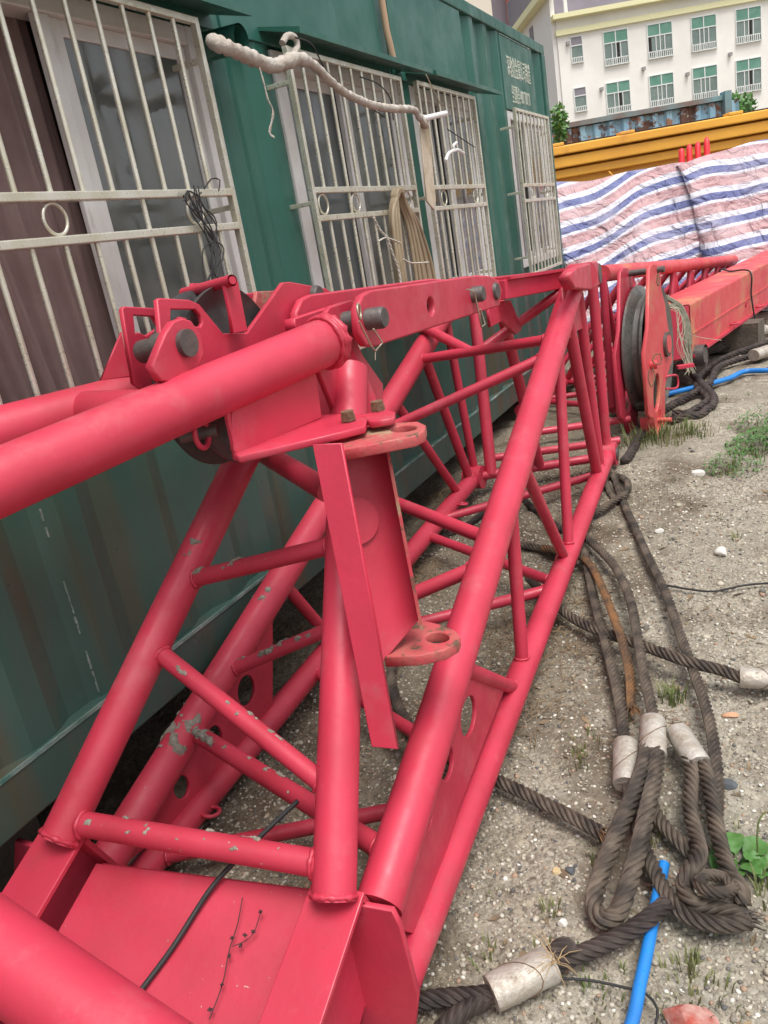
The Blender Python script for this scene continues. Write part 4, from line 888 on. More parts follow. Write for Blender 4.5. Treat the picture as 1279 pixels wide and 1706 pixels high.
# ---- hanging channel bracket with eye lugs
brk = mast
FPn = None
f0, f1, f2 = UD((525, 752), 1.60), UD((570, 748), 1.58), UD((664, 1247), 1.62)
fn = (f1-f0).cross(f2-f0).normalized(); FL = lambda p: UP(p, f0, fn)
plate('bracket_flange', pl2([(522, 740), (570, 738), (664, 1247), (620, 1243), (584, 1060)], FL), .011, RED, brk, bevel=.002)
w0, w1, w2 = UD((560, 745), 1.72), UD((640, 738), 1.755), UD((634, 1100), 1.745); wn = (w1-w0).cross(w2-w0).normalized(); WL = lambda p: UP(p, w0, wn)
w1b = UD((694, 1032), UD and 1.80)
plate('bracket_web', pl2([(545, 742), (640, 735), (697, 1032), (634, 1106), (612, 1080)], WL), .010, RED, brk, bevel=.002)
e1, e2 = WL((640, 736)), WL((697, 1034)); m = MB(); tc_ = (Vector(CAM)-e1).normalized()
m.add([e1, e1+tc_*.085, e2+tc_*.085, e2, e1+wn*.0+Vector((.008, 0, 0)), e1+tc_*.085+Vector((.008, 0, 0)), e2+tc_*.085+Vector((.008, 0, 0)), e2+Vector((.008, 0, 0))], [(0, 1, 2, 3), (7, 6, 5, 4), (0, 4, 5, 1), (1, 5, 6, 2), (2, 6, 7, 3), (3, 7, 4, 0)]); m.build('bracket_flange', REDR, brk)
zl_ = WL((660, 1085)).z; LGp = lambda p: UZ(p, zl_)
plate('eye_lug', pl2([(634, 1072), (660, 1040), (694, 1031), (735, 1040), (758, 1050), (766, 1060), (762, 1070), (740, 1083), (700, 1092), (640, 1095)], LGp), .026, REDR, brk, holes=[pl2(oval((728, 1062), 20, 9), LGp)], bevel=.003, side=-1, nrm=(0, 0, 1))
zl2 = zs_-.018; LGq = lambda p: UZ(p, zl2)
plate('eye_lug', pl2([(566, 740), (600, 712), (660, 704), (696, 702), (709, 708), (706, 718), (690, 726), (640, 736), (568, 750)], LGq), .024, REDR, brk, holes=[pl2(oval((672, 714), 22, 5.5, -.08), LGq)], bevel=.003, side=-1, nrm=(0, 0, 1))
c = WL((590, 868)); m = MB(); m.tube([c, c+(-wn if wn.dot(Vector(CAM)-c) < 0 else wn)*.014], .052, n=36); m.build('boss', RED, brk)
fa, fb = FL((568, 740)), FL((634, 1085)); ga, gb = WL((560, 742)), WL((626, 1085)); m = MB(); ofs = Vector((.004, 0, 0)); m.add([fa-ofs, ga-ofs, gb-ofs, fb-ofs, fa+ofs, ga+ofs, gb+ofs, fb+ofs], [(0, 1, 2, 3), (7, 6, 5, 4), (0, 4, 5, 1), (1, 5, 6, 2), (2, 6, 7, 3), (3, 7, 4, 0)]); m.build('bracket_rib', RED, brk)
# small pin and clips under tube
m = MB(); m.tube([UX((300, 728), -1.12), UX((362, 716), -1.05)], .014, n=16); m.build('pin', STEEL, mast)
m = MB(); m.torus(UX((336, 722), -1.06), (1, .2, 0), .03, .006); m.build('lug', RED, mast)
# black cable and dry creeper lying over the foot plate
zf = lambda p: UP(p, c_fp, upn)
c_fp = (q0+q1)/2+upn*.0
m = MB(); m.tube(catmull([zf((232, 1660))+upn*.008, zf((290, 1580))+upn*.006, zf((352, 1487))+upn*.010, zf((400, 1440))+upn*.02, zf((470, 1378))+upn*.03, zf((505, 1345))+upn*.03], .02), .0055, n=8)
tag(m.build('black_cable', DWIRE), 'black cable lying diagonally over the red foot plate', 'cable')
m = MB(); P = catmull([zf(p)+upn*.004 for p in ((405, 1497), (397, 1540), (383, 1585), (372, 1640), (350, 1700))], .01); m.tube(P, .0012, n=5); P2 = catmull([zf(p)+upn*.004 for p in ((436, 1518), (424, 1555), (408, 1570), (388, 1578))], .01); m.tube(P2, .001, n=5)
for p in ((389, 1565), (410, 1560), (403, 1577), (384, 1594), (372, 1642), (352, 1684), (424, 1554), (436, 1521)):
    b = zf(p)+upn*.006
    for _ in range(4):
        a = Vector((random.gauss(0, 1), random.gauss(0, 1), random.gauss(0, .4))).normalized()*.006; q_ = a.cross(upn)*.6; m.add([b-a, b-q_, b+a, b+q_+upn*.003], [(0, 1, 2, 3)])
tag(m.build('dead_creeper', mat('dead_leaf', (.07, .025, .03), .8)), 'dead thin creeper with shrivelled leaves stuck on the red foot plate', 'creeper')


# ================================================================== FAR LATTICE BOOM
ft = thing('lattice_boom_section', 'long red lattice boom section stretching away behind the hook block', 'crane boom', (-.7, 5.0, .1))
f0_ = UD((1003, 456), 4.95); f1_ = UD((1246, 431), 9.4); dF = (f1_-f0_).normalized(); LF_ = (f1_-f0_).length+1.2; sF = Vector((-dF.y, dF.x, 0))*.66; dn = Vector((0, 0, -.86))
cs = {'a': f0_, 'b': f0_+sF, 'c': f0_+dn, 'd': f0_+sF+dn}
hF = Vector((dF.x, dF.y, 0)).normalized()
LW = {'a': dF, 'b': dF, 'c': hF, 'd': hF}
for k in cs:
    if k in 'cd': cs[k].z = .12
for k in 'acd': MB().tube([cs[k], cs[k]+LW[k]*LF_], .052 if k in 'ab' else .043, n=24).build('chord', REDL if k in 'ab' else RED, ft)
NP = 11; st = LF_/NP
for k in range(NP):
    for (p, q) in (('a', 'c'), ('a', 'd'), ('c', 'd')):
        for w in (0, 1):
            A_ = cs[p]+LW[p]*(st*k); B_ = cs[q]+LW[q]*(st*(k+.5))
            if w: A_, B_ = cs[q]+LW[q]*(st*(k+.5)), cs[p]+LW[p]*(st*(k+1))
            MB().tube([A_, B_], .021, n=12).build('lacing', RED, ft)
    MB().tube([cs['a']+dF*st*k, cs['c']+hF*st*k], .024, n=12).build('post', RED, ft)

# ================================================================== BOX BOOM
c0 = UD((1153, 596), 5.6); c1 = UD((1279, 500), 7.4); c1.z = c0.z; dB = (c1-c0).normalized(); zb0 = c0.z; nB = Vector((-dB.y, dB.x, 0)); print('box', c0, c1, dB)
bb = thing('box_boom', 'sun faded red box section boom lying on the ground at the right edge', 'crane boom', (c0.x, c0.y, zb0)); HB, WB_ = .375, .34; LB_ = 6.0
m = MB(); vs = []
for t in (0, LB_):
    for s_, z_ in ((0, 0), (0, HB), (WB_, HB), (WB_, 0)): vs.append(c0+dB*(t-(.9*s_ if t == 0 else 0))+nB*s_+UPV*z_)
m.add(vs, [(0, 1, 5, 4), (1, 2, 6, 5), (2, 3, 7, 6), (3, 0, 4, 7), (4, 5, 6, 7)]); 
m.build('shell', REDL, bb, bevel=.012)
m = MB(); sk_ = (nB-dB*.9); m.box(c0+dB*.015+sk_*WB_/2+UPV*HB*.5, dB*.012, sk_*(WB_/2-.006), UPV*(HB/2-.006)); m.build('end_plate', RED, bb)
m = MB(); m.bar(c0+dB*.02-nB*.002+UPV*HB*.44, c0+dB*LB_-nB*.002+UPV*HB*.44, .008, .012); m.build('weld_seam', REDL, bb)
m = MB(); m.bar(c0+dB*.0-nB*.004+UPV*.01, c0+dB*LB_-nB*.004+UPV*.01, .03, .02); m.build('bottom_lip', RED, bb)
for t in (1.1, 2.0, 3.2): MB().torus(c0+dB*t-nB*.012+UPV*.05, (0, 0, 1), .04, .009).build('tie_ring', RED, bb)
m = MB(); m.torus(c0+dB*1.6-nB*.003+UPV*.13, nB, .02, .006); m.build('drain_boss', RED, bb)
m = MB(); m.tube([c0+dB*.08-nB*.07-UPV*.0, c0+dB*.08+nB*.05-UPV*.0], .075, n=24, cap=False); m.tube([c0+dB*.08+nB*.05, c0+dB*.08-nB*.069], .055, n=24); m.build('pivot_bush', STEEL, bb)
for t in (1.5, 5.5): tag(MB().box(c0+dB*t+nB*.2+Vector((0, 0, (.03-zb0)/2)), dB*.12, nB*.34, UPV*((zb0-.035)/2)).build('timber_block', SOIL), {1.5: 'dark timber block under the near half of the box boom', 5.5: 'dark timber block under the far half of the box boom'}[t], 'block', 'blocks under the box boom')
m = MB(); u = 1.75
ropep = [c0+dB*(u+.4)+nB*WB_+UPV*(HB-.2), c0+dB*(u+.4)+nB*WB_+UPV*(HB+.008), c0+dB*(u+.2)+nB*.2+UPV*(HB+.01), c0+dB*u-nB*.006+UPV*(HB+.006), c0+dB*u-nB*.012+UPV*HB*.5, c0+dB*(u+.02)-nB*.03+UPV*.0, c0+dB*(u+.02)-nB*.06-UPV*.1]
m.tube(catmull(ropep, .03), .007, n=8); tag(m.build('tie_rope', DWIRE), 'thin dark rope tied round the sun faded box boom', 'rope')
# dangling cables on the box boom end
def dangling(name, label, cat, paths, t, r, mt):
    m = MB()
    for p in paths: m.tube(catmull([UD(a, t+(a[2] if len(a) > 2 else 0)) if len(a) == 2 else UD(a[:2], t+a[2]) for a in p], .02), r, n=7)
    return tag(m.build(name, mt), label, cat)
dangling('cable_bundle', 'bundle of dusty dark cables drooping over the end of the box boom', 'cables', [[(1098, 488), (1120, 500), (1136, 512), (1144, 535), (1146, 560), (1150, 590), (1152, 618)], [(1100, 492), (1125, 506), (1140, 520), (1148, 545), (1150, 575)], [(1106, 512), (1125, 508), (1138, 518), (1142, 545), (1143, 580), (1145, 620)], [(1104, 510), (1130, 514), (1139, 530), (1141, 560), (1146, 600), (1156, 622)]], 5.35, .012, mat('dusty_cable', (.13, .125, .09), .8, var=(.2, .19, .14), vscale=30))
rw_ = []
for k in range(11):
    x0 = 1136+random.uniform(-6, 6); rw_.append([(1112+random.uniform(-4, 10), 512+random.uniform(-5, 5)), (x0-5, 518+random.uniform(-6, 8)), (x0+random.uniform(-8, 8), 545+random.uniform(-8, 8)), (x0+random.uniform(-8, 12), 575+random.uniform(-8, 8)), (1147+random.uniform(-12, 14), 605+random.uniform(0, 25))])
rw_ += [[(1146, 555), (1165, 562), (1202, 567)], [(1138, 530), (1128, 548), (1132, 560), (1145, 570)], [(1145, 580), (1148, 610), (1140, 625)]]
dangling('frayed_wire', 'frayed pale wires hanging over the end of the box boom', 'wire', rw_[3:], 5.28, .0019, WIRE)

# ================================================================== HOOK BLOCK
hb = thing('hook_block', 'tall red hook block with one big dark sheave standing beside the lattice', 'hook block', (-.6, 4.7, .03))
pdir = Vector((.12, .99, 0)).normalized(); pn = Vector((pdir.y, -pdir.x, 0)); BD = 4.55
bo = UD((1078, 600), BD); HP = lambda p, off=0: UP(p, bo-pn*off, pn)
RO = [(1079, 447), (1083.5, 440), (1090, 440), (1097, 451), (1099, 484), (1105, 507), (1109, 540), (1115, 570), (1117, 600), (1110, 622), (1105, 645), (1105, 690), (1102, 737), (1093, 737), (1088, 705), (1077, 691), (1070.6, 589), (1077, 546)]
HOLE = oval((1091, 654), 5.5, 32, .03)
rp = pl2(RO, HP); hp = pl2(HOLE, HP)
plate('side_plate', rp, .022, REDL, hb, holes=[hp], bevel=.004)
gap = .165
rp2 = [v-pn*gap for v in rp]
plate('side_plate', rp2, .022, RED, hb, holes=[[v-pn*gap for v in hp]], bevel=.004)
scn = HP((1104, 580))-pn*gap*.5; rb_ = .385; scn.z = .50; print('block', bo, scn, rp[0], rp[12])
sheave(scn, rb_, pn, .115, SHEAVEF, STEEL, hb, groove=.06)
m = MB(); cc = HP((1106, 574)); m.tube([cc-pn*gap, cc+pn*.03], .075, n=28); m.build('axle', STEEL, hb, bevel=.006)
m = MB(); m.tube([cc+pn*.028, cc+pn*.034], .055, n=28); m.build('axle_cap', REDL, hb)
m = MB(); t_ = HP((1092, 450)); m.tube([t_-pn*(gap+.05), t_+pn*.05], .018, n=18); m.build('pin', STEEL, hb)
for off, mt_ in ((0, REDL), (gap, RED)):   # curved skids at the bottom of both plates
    c_ = HP((1088, 700), off); m = MB(); vs = []; n = 12
    lo2 = HP((1070, 690), off); r_ = .085
    for k in range(n+1):
        a = math.pi*k/n; o_ = c_+pdir*(-math.cos(a)*r_)+UPV*(-math.sin(a)*r_*1.7+.04)
        for sgn in (-.055, .03): vs.append(o_+pn*sgn)
        for sgn in (.03, -.055): vs.append(o_+pn*sgn+(c_-o_).normalized()*.010)
    m.add(vs, [f for k in range(n) for f in ((k*4, k*4+4, k*4+5, k*4+1), (k*4+1, k*4+5, k*4+6, k*4+2), (k*4+2, k*4+6, k*4+7, k*4+3), (k*4+3, k*4+7, k*4+4, k*4))]); m.build('skid', mt_, hb)
m = MB(); c_ = HP((1093, 700)); m.tube([c_, c_+pn*.09], .014, n=14); m.build('peg', REDL, hb)
m = MB(); c_ = HP((1112, 636)); m.tube(catmull([HP((1106, 628))+pn*.01, HP((1108, 626))+pn*.04, HP((1114, 628))+pn*.05, HP((1114, 646))+pn*.05, HP((1106, 648))+pn*.01], .01), .007, n=8); m.build('handle', RED, hb)
m = MB(); c_ = HP((1081, 608)); m.tube([c_, c_+pn*.05], .026, n=16); m.build('shackle_pin', REDL, hb)
m = MB(); c_ = HP((1128, 612)); m.bar(c_, c_+pn*.09+pdir*.05, .05, .02); m.build('guide_lug', RED, hb)
for pth in ([(1086, 602), (1090, 592), (1100, 590), (1101, 605), (1090, 606), (1087, 598)], [(1082, 615), (1080, 630), (1085, 645), (1091, 628), (1087, 612)], [(1096, 455), (1094, 470), (1097, 476), (1099, 462)]):
    m = MB(); m.tube(catmull([UD(a, 4.45) for a in pth], .02), .0035, n=7); m.build('rusty_wire', BOLT, hb)

# ================================================================== WIRE ROPES
def rope(name, label, pts, r, mt, cat='wire rope', group='wire ropes on the gravel', lay=3.5, hand=1, fray=False):
    """pts: (px, py, height above the ground)"""
    P = [UG(p[:2], p[2]) for p in pts]
    P = catmull(P, r*.26)
    for p in P:
        g = gh(p.x, p.y); p.z = max(p.z, g+r*.8)
    NS = 6; n = 42; rings = []; vs = []; uvs = []; s = 0; t0 = (P[1]-P[0]).normalized(); a = t0.cross(UPV).normalized()
    for i, p in enumerate(P):
        t = (P[min(i+1, len(P)-1)]-P[max(i-1, 0)]).normalized(); a = (a-t*a.dot(t)).normalized(); b = t.cross(a)
        if i: s += (p-P[i-1]).length
        tw = hand*s/(lay*r*2)*math.tau
        for k in range(n):
            th = k*math.tau/n; ph_ = ((k % (n//NS))/(n//NS)-.5)*math.tau/NS; rr = r*(.667*math.cos(ph_)+math.sqrt(max(0, .118-.445*math.sin(ph_)**2)))
            vs.append(p+(a*math.cos(th+tw)+b*math.sin(th+tw))*rr); uvs.append((k/n*3, s/r*.25))
    fs = [(i*n+k, i*n+(k+1) % n, (i+1)*n+(k+1) % n, (i+1)*n+k) for i in range(len(P)-1) for k in range(n)]
    fs += [tuple(range(n))[::-1], tuple(range((len(P)-1)*n, len(P)*n))]
    me = bpy.data.meshes.new(name); off = P[0].copy(); off.z = gh(off.x, off.y); me.from_pydata([tuple(v-off) for v in vs], [], fs); me.update(); ul = me.uv_layers.new(name='UVMap')
    li = np.empty(len(me.loops), dtype=np.int32); me.loops.foreach_get('vertex_index', li); ul.data.foreach_set('uv', np.array(uvs)[li].ravel())
    o = mkobj(name, me, mt, smooth=True); o.location = off; tag(o, label, cat, group)
    return o, P
def ferrule(p, q, r, parent, h=0.045, flat=.85):
    a = UG(p, h); b = UG(q, h*.9); d = (b-a).normalized(); s = d.cross(UPV).normalized(); u = s.cross(d); L = (b-a).length; n = 28; vs = []
    prof = [(0, .80), (0, .95), (.04, 1.0), (.3, 1.0), (.7, 1.0), (.96, 1.0), (1, .95), (1, .78)]
    for t, k in prof:
        for j in range(n):
            th = j*math.tau/n; vs.append(a+d*L*t+(s*math.cos(th)+u*math.sin(th)*flat)*r*k*(1+.012*math.sin(j*5+t*9)))
    fs = [(i*n+j, i*n+(j+1) % n, (i+1)*n+(j+1) % n, (i+1)*n+j) for i in range(len(prof)-1) for j in range(n)]
    m = MB(); m.add(vs, fs, True); m.add(vs[:n], [tuple(range(n))[::-1]]); m.add(vs[-n:], [tuple(range(n))])
    f = m.build('ferrule', ALU, parent); f.modifiers.new('e', 'EDGE_SPLIT').split_angle = 1.1
    m = MB()
    if random.random() < .8:
        for t in (.42,):
            pp = []
            for j in range(17):
                th = j*math.tau/16; pp.append(a+d*L*(t+.3*math.sin(th+1))+(s*math.cos(th)+u*math.sin(th)*flat)*(r*1.03))
            m.tube(pp, .0012, n=5)
        m.build('binding_wire', BOLT, f)
    return f
R = .0215
r1, _ = rope('wire_rope', 'rightmost long brown wire rope running straight from the lattice corner to the loops', [(1008, 772, .04), (1022, 792, .03), (1036, 832, .03), (1056, 875, .03), (1080, 928, .03), (1110, 990, .03), (1130, 1048, .03), (1152, 1108, .03), (1178, 1185, .03), (1192, 1260, .03), (1196, 1330, .03), (1190, 1380, .03)], R*.82, ROPE)
r2, _ = rope('wire_rope', 'brown wire rope curving from under the lattice into the uppermost metal sleeve', [(955, 880, .03), (985, 903, .05), (1025, 945, .05), (1050, 1000, .05), (1062, 1060, .06), (1072, 1120, .06), (1086, 1180, .06), (1090, 1215, .06)], R*.84, ROPE)
r3, _P3 = rope('wire_rope', 'orange rusted wire rope lying between two brown ropes right of the lattice', [(905, 912, .05), (942, 922, .05), (972, 930, .05), (992, 955, .06), (1012, 1000, .07), (1032, 1055, .07), (1044, 1095, .05), (1050, 1135, .03), (1052, 1180, .02)], R*.74, ROPEO)
r4, _P4 = rope('wire_rope', 'brown wire rope that runs into the lowest leftmost of the three metal sleeves', [(962, 890, .03), (975, 925, .03), (988, 990, .03), (1006, 1060, .03), (1024, 1130, .03), (1034, 1180, .03), (1040, 1230, .04), (1044, 1270, .04), (1052, 1340, .02), (1065, 1390, .0), (1090, 1450, .02), (1118, 1500, .03), (1150, 1528, .03), (1200, 1540, .03), (1250, 1535, .03)], R*.88, ROPE)
r5, _ = rope('wire_rope', 'thick hairpin loop of brown wire rope below the uppermost metal sleeve', [(1080, 1240, .06), (1068, 1290, .08), (1046, 1345, .07), (1018, 1410, .05), (996, 1470, .03), (990, 1510, .03), (1004, 1532, .03), (1028, 1522, .03), (1045, 1478, .05), (1062, 1420, .06), (1078, 1350, .08), (1091, 1290, .08), (1094, 1240, .06)], R*1.04, ROPE)
ferrule((1087, 1200), (1088, 1258), .037, r5, .065)
ferrule((1042, 1238), (1043, 1308), .036, r4, .04)
r6, _P6 = rope('wire_rope', 'brown wire rope doubled into a loop below the right one of the three metal sleeves', [(1140, 1245, .04), (1152, 1285, .04), (1149, 1345, .04), (1160, 1395, .04), (1164, 1425, .06), (1146, 1455, .07), (1140, 1480, .05), (1156, 1505, .04), (1195, 1515, .03), (1240, 1528, .03)], R*.95, ROPE, hand=-1)
r7, _P7 = rope('wire_rope', 'brown wire rope outermost right of the two leaving the right metal sleeve downwards', [(1166, 1255, .03), (1176, 1290, .04), (1188, 1350, .04), (1200, 1410, .04), (1215, 1455, .05), (1232, 1478, .05), (1236, 1508, .03)], R*.95, ROPE, hand=-1)
ferrule((1128, 1218), (1164, 1274), .036, r6, .042)
r8, _ = rope('wire_rope', 'short thin coil of twisted wire rope at the lower right end of the loops', [(1150, 1452, .05), (1168, 1478, .08), (1200, 1488, .08), (1222, 1480, .06), (1205, 1462, .06), (1180, 1458, .08), (1164, 1470, .09)], R*.62, ROPE)
r9, _ = rope('wire_rope', 'brown wire rope crossing below the loops towards the metal sleeve at the right edge', [(880, 962, .03), (920, 1002, .03), (955, 1030, .03), (1000, 1052, .03), (1050, 1068, .03), (1110, 1090, .05), (1155, 1105, .05), (1200, 1116, .04), (1238, 1130, .035), (1262, 1132, .035)], R*.90, ROPE)
ferrule((1232, 1128), (1300, 1132), .037, r9, .036)
r10, _P10 = rope('wire_rope', 'short brown wire rope end with a rusty frayed tip lying left of the loops', [(655, 1085, .03), (655, 1150, .03), (690, 1220, .03), (745, 1262, .03), (800, 1288, .03), (860, 1315, .03), (910, 1340, .03), (955, 1362, .03), (1002, 1388, .03)], R*.9, ROPEO if False else ROPE)
r11, _ = rope('wire_rope', 'dark greasy wire rope with a bright sleeve running along the bottom of the photo', [(560, 1690, .035), (650, 1675, .035), (740, 1662, .035), (820, 1655, .035), (880, 1630, .035), (935, 1602, .035), (990, 1580, .035), (1040, 1556, .04), (1080, 1530, .05), (1112, 1504, .05)], R*.92, ROPED)
r12, _ = rope('wire_rope', 'short dark greasy rope tail leaving the bottom sleeve downwards', [(700, 1760, .03), (745, 1706, .03), (785, 1676, .03), (830, 1650, .03)], R*.95, ROPED, hand=-1)
ferrule((818, 1655), (920, 1605), .041, r11, .042)
r13, _ = rope('wire_rope', 'short brown wire rope piece crossing under the loops by the plant', [(1080, 1330, .0), (1100, 1368, .01), (1125, 1395, .02), (1152, 1422, .02)], R*.9, ROPE)
r14, _ = rope('wire_rope', 'dark wire rope looping beside the lattice corner pin', [(966, 872, .03), (990, 856, .03), (1020, 836, .05), (1042, 822, .06), (1046, 806, .05), (1036, 796, .03), (1018, 792, .03), (1008, 800, .02), (1015, 820, .01), (1028, 842, .01)], R*.8, ROPE)
r15, _ = rope('wire_rope', 'dark wire rope lying under the lattice braces near the container', [(700, 905, .02), (770, 880, .02), (830, 838, .02), (870, 835, .02), (905, 862, .02), (940, 885, .02)], R*.8, ROPED)
r16, _ = rope('wire_rope', 'dark wire rope passing under the lattice between the container and the orange rope', [(820, 905, .02), (860, 908, .02), (905, 915, .02), (925, 930, .01)], R*.8, ROPE)
# bundle beyond the hook block
BND = [([(1040, 770, .03), (1100, 690, .03), (1180, 640, .03), (1200, 610, .03), (1279, 585, .03), (1330, 570, .03)], 'lowest dark wire rope of the bundle beside the box boom'),
       ([(1110, 650, .05), (1140, 600, .06), (1200, 580, .06), (1279, 553, .06), (1330, 540, .05)], 'upper dark wire rope of the bundle beside the box boom'),
       ([(1120, 690, .03), (1150, 688, .03), (1180, 665, .03), (1160, 636, .03), (1200, 600, .05), (1279, 570, .05)], 'dark wire rope bending back in the bundle beside the box boom'),
       ([(1100, 700, .03), (1130, 700, .03), (1172, 690, .03), (1190, 665, .04), (1170, 640, .05), (1145, 615, .06)], 'dark wire rope loop lying below the box boom end'),
       ([(1160, 590, .08), (1220, 568, .08), (1279, 545, .08), (1320, 532, .06)], 'topmost dark wire rope of the bundle beside the box boom')]
for k, (p, lb) in enumerate(BND):
    r_, _ = rope('wire_rope', lb, p, .026, ROPED, lay=6)
    if k == 0: ferrule((1255, 592), (1300, 578), .055, r_, .05)
    if k == 1: ferrule((1166, 582), (1187, 574), .05, r_, .07)
    if k == 4: ferrule((1252, 556), (1275, 549), .05, r_, .10)
def gtube(name, label, pts, r, mt, cat):
    P = catmull([UG(p[:2], p[2]) for p in pts], .02)
    for p in P: p.z = max(p.z, gh(p.x, p.y)+r*.9)
    m = MB(); m.tube(P, r, n=16); return tag(m.build(name, mt), label, cat)
gtube('blue_hose', 'bright blue plastic hose running under the dark rope at the bottom right', [(1020, 1790, .02), (1052, 1706, .02), (1066, 1640, .02), (1080, 1575, .018), (1090, 1520, .015), (1099, 1475, .01), (1106, 1440, .005)], .014, BLUEH, 'hose')
gtube('blue_hose', 'blue plastic hose lying beyond the hook block towards the right edge', [(1095, 660, .02), (1130, 652, .02), (1180, 640, .02), (1215, 630, .02), (1240, 619, .02), (1279, 617, .02), (1330, 612, .02)], .019, BLUEH, 'hose')
m = MB()   # straw tied at the sleeve end
for k in range(26):
    b = UG((925+random.uniform(-8, 8), 1598+random.uniform(-8, 8)), .05+random.uniform(0, .03)); e = b+Vector((random.gauss(0, 1), random.gauss(0, 1), random.gauss(.1, .5))).normalized()*random.uniform(.03, .10); m.tube([b, b.lerp(e, .5)+UPV*.008, e], [.0012, .001, .0006], n=4)
tag(m.build('straw_tuft', mat('straw', (.42, .30, .16), .8)), 'tuft of broken straw strands at the end of the bottom metal sleeve', 'straw')
r17, _ = rope('rope_stub', 'short frayed dark rope stub sticking out beside the bottom metal sleeve', [(905, 1600, .05), (930, 1580, .06), (944, 1574, .06), (950, 1590, .05)], .018, ROPED, cat='rope stub')
def fray(P, r, mt, n=16, L=.05):
    d = (P[-1]-P[-4]).normalized(); m = MB()
    for k in range(n):
        a = random.uniform(0, 6.28); o_ = Vector((math.cos(a), math.sin(a), 0)); o_ = (o_-d*o_.dot(d))*r*random.uniform(.1, .8); b = P[-1]-d*.012+o_+UPV*random.uniform(-.3, .5)*r; e = b+(d+Vector((random.gauss(0, .35), random.gauss(0, .35), random.gauss(-.05, .2)))).normalized()*L*random.uniform(.5, 1)
        e.z = max(e.z, gh(e.x, e.y)+.002); m.tube([b, b.lerp(e, .5)+UPV*.003, e], [r*.13, r*.11, r*.05], n=5)
    return m
for P_, ro_, mt_ in ((_P10, r10, ROPEO), (_P6, r6, ROPE), (_P4, r4, ROPE), (_P3, r3, ROPEO), (_P7, r7, ROPE)):
    fray(P_, R, mt_).build('frayed_end', mt_, ro_)
# frayed strands around the sleeves
m = MB()
for k in range(40):
    b = UG(random.choice(((1042, 1236), (1088, 1195), (1128, 1212), (1120, 1205), (1075, 1200))), .04); e = b+Vector((random.gauss(0, .05), random.gauss(0, .04), random.uniform(-.02, .03))); m.tube([b, b.lerp(e, .5)+Vector((random.gauss(0, .01), 0, .012)), e], .0011, n=4)
tag(m.build('frayed_strands', BOLT), 'frayed thin wire strands around the three metal sleeves', 'wire')
gtube('thin_cord', 'thin dark cord on the gravel right of the bottom sleeve', [(925, 1630, .01), (980, 1633, .01), (1040, 1645, .01), (1075, 1655, .01), (1095, 1680, .01), (1092, 1706, .01)], .003, DWIRE, 'cord')
gtube('thin_cord', 'thin dark cord lying on the pale sand right of the long ropes', [(1110, 975, .01), (1150, 982, .01), (1190, 985, .01), (1240, 975, .01), (1300, 970, .01)], .004, DWIRE, 'cord')

# ================================================================== STONES, PLANTS
def stone(name, label, p, rx, ry, rz, mt, cat, sub=3, seed=0):
    r = random.Random(seed); bm = bmesh.new(); bmesh.ops.create_icosphere(bm, subdivisions=sub, radius=1); c = UG(p)
    dirs = [(Vector((r.gauss(0, 1), r.gauss(0, 1), r.gauss(0, 1))).normalized(), r.uniform(.55, .9)) for _ in range(9)]
    for v in bm.verts:
        q = v.co.copy()
        for d, l in dirs:
            e = q.dot(d)-l
            if e > 0: q -= d*e*.9
        v.co = Vector((q.x*rx, q.y*ry, q.z*rz))
    me = bpy.data.meshes.new(name); bm.to_mesh(me); bm.free(); o = mkobj(name, me, mt); o.location = (c.x, c.y, gh(c.x, c.y)+rz*.3); o.rotation_euler.z = r.uniform(0, 6); return tag(o, label, cat)
stone('stone', 'pale white stone beside the upper right of the gravel', (1163, 792), .035, .03, .02, mat('white_stone', (.62, .60, .55), .8), 'stone', seed=1)
stone('stone', 'pale stone in the middle of the gravel right of the long rope', (1202, 921), .035, .03, .022, MT['white_stone'], 'stone', seed=2)
stone('stone', 'small white stone left of the pale stone on the sand', (1098, 886), .022, .018, .014, MT['white_stone'], 'stone', seed=3)
stone('stone', 'orange brown stone by the top of the sand near the rightmost rope', (1216, 1178), .026, .012, .01, mat('orange_stone', (.48, .27, .16), .85), 'stone', seed=4)
stone('stone', 'small yellowish round stone left of the hairpin loop', (926, 1447), .012, .012, .01, mat('yellow_stone', (.52, .40, .22), .8), 'stone', seed=5)
stone('stone', 'dark grey stone beside the yellowish round stone', (950, 1446), .016, .013, .01, mat('dark_stone', (.09, .10, .11), .8), 'stone', seed=6)
stone('stone', 'pale round stone between the hairpin loop and the bottom sleeve', (936, 1532), .013, .013, .01, MT['white_stone'], 'stone', seed=7)
stone('stone', 'grey flat stone on the sand right of the rightmost sleeve', (1212, 1292), .026, .02, .012, MT['dark_stone'], 'stone', seed=8)
stone('stone', 'white rubble piece under the lattice beside the grey grass', (905, 1000), .03, .02, .018, MT['white_stone'], 'stone', seed=9)
stone('stone', 'flat pale rubble piece beneath the lattice chord', (765, 1065), .055, .04, .012, CARD, 'rubble', seed=10)
stone('brick', 'broken red brick at the bottom edge right of the blue hose', (1150, 1700), .065, .05, .03, BRICK, 'brick', seed=11)
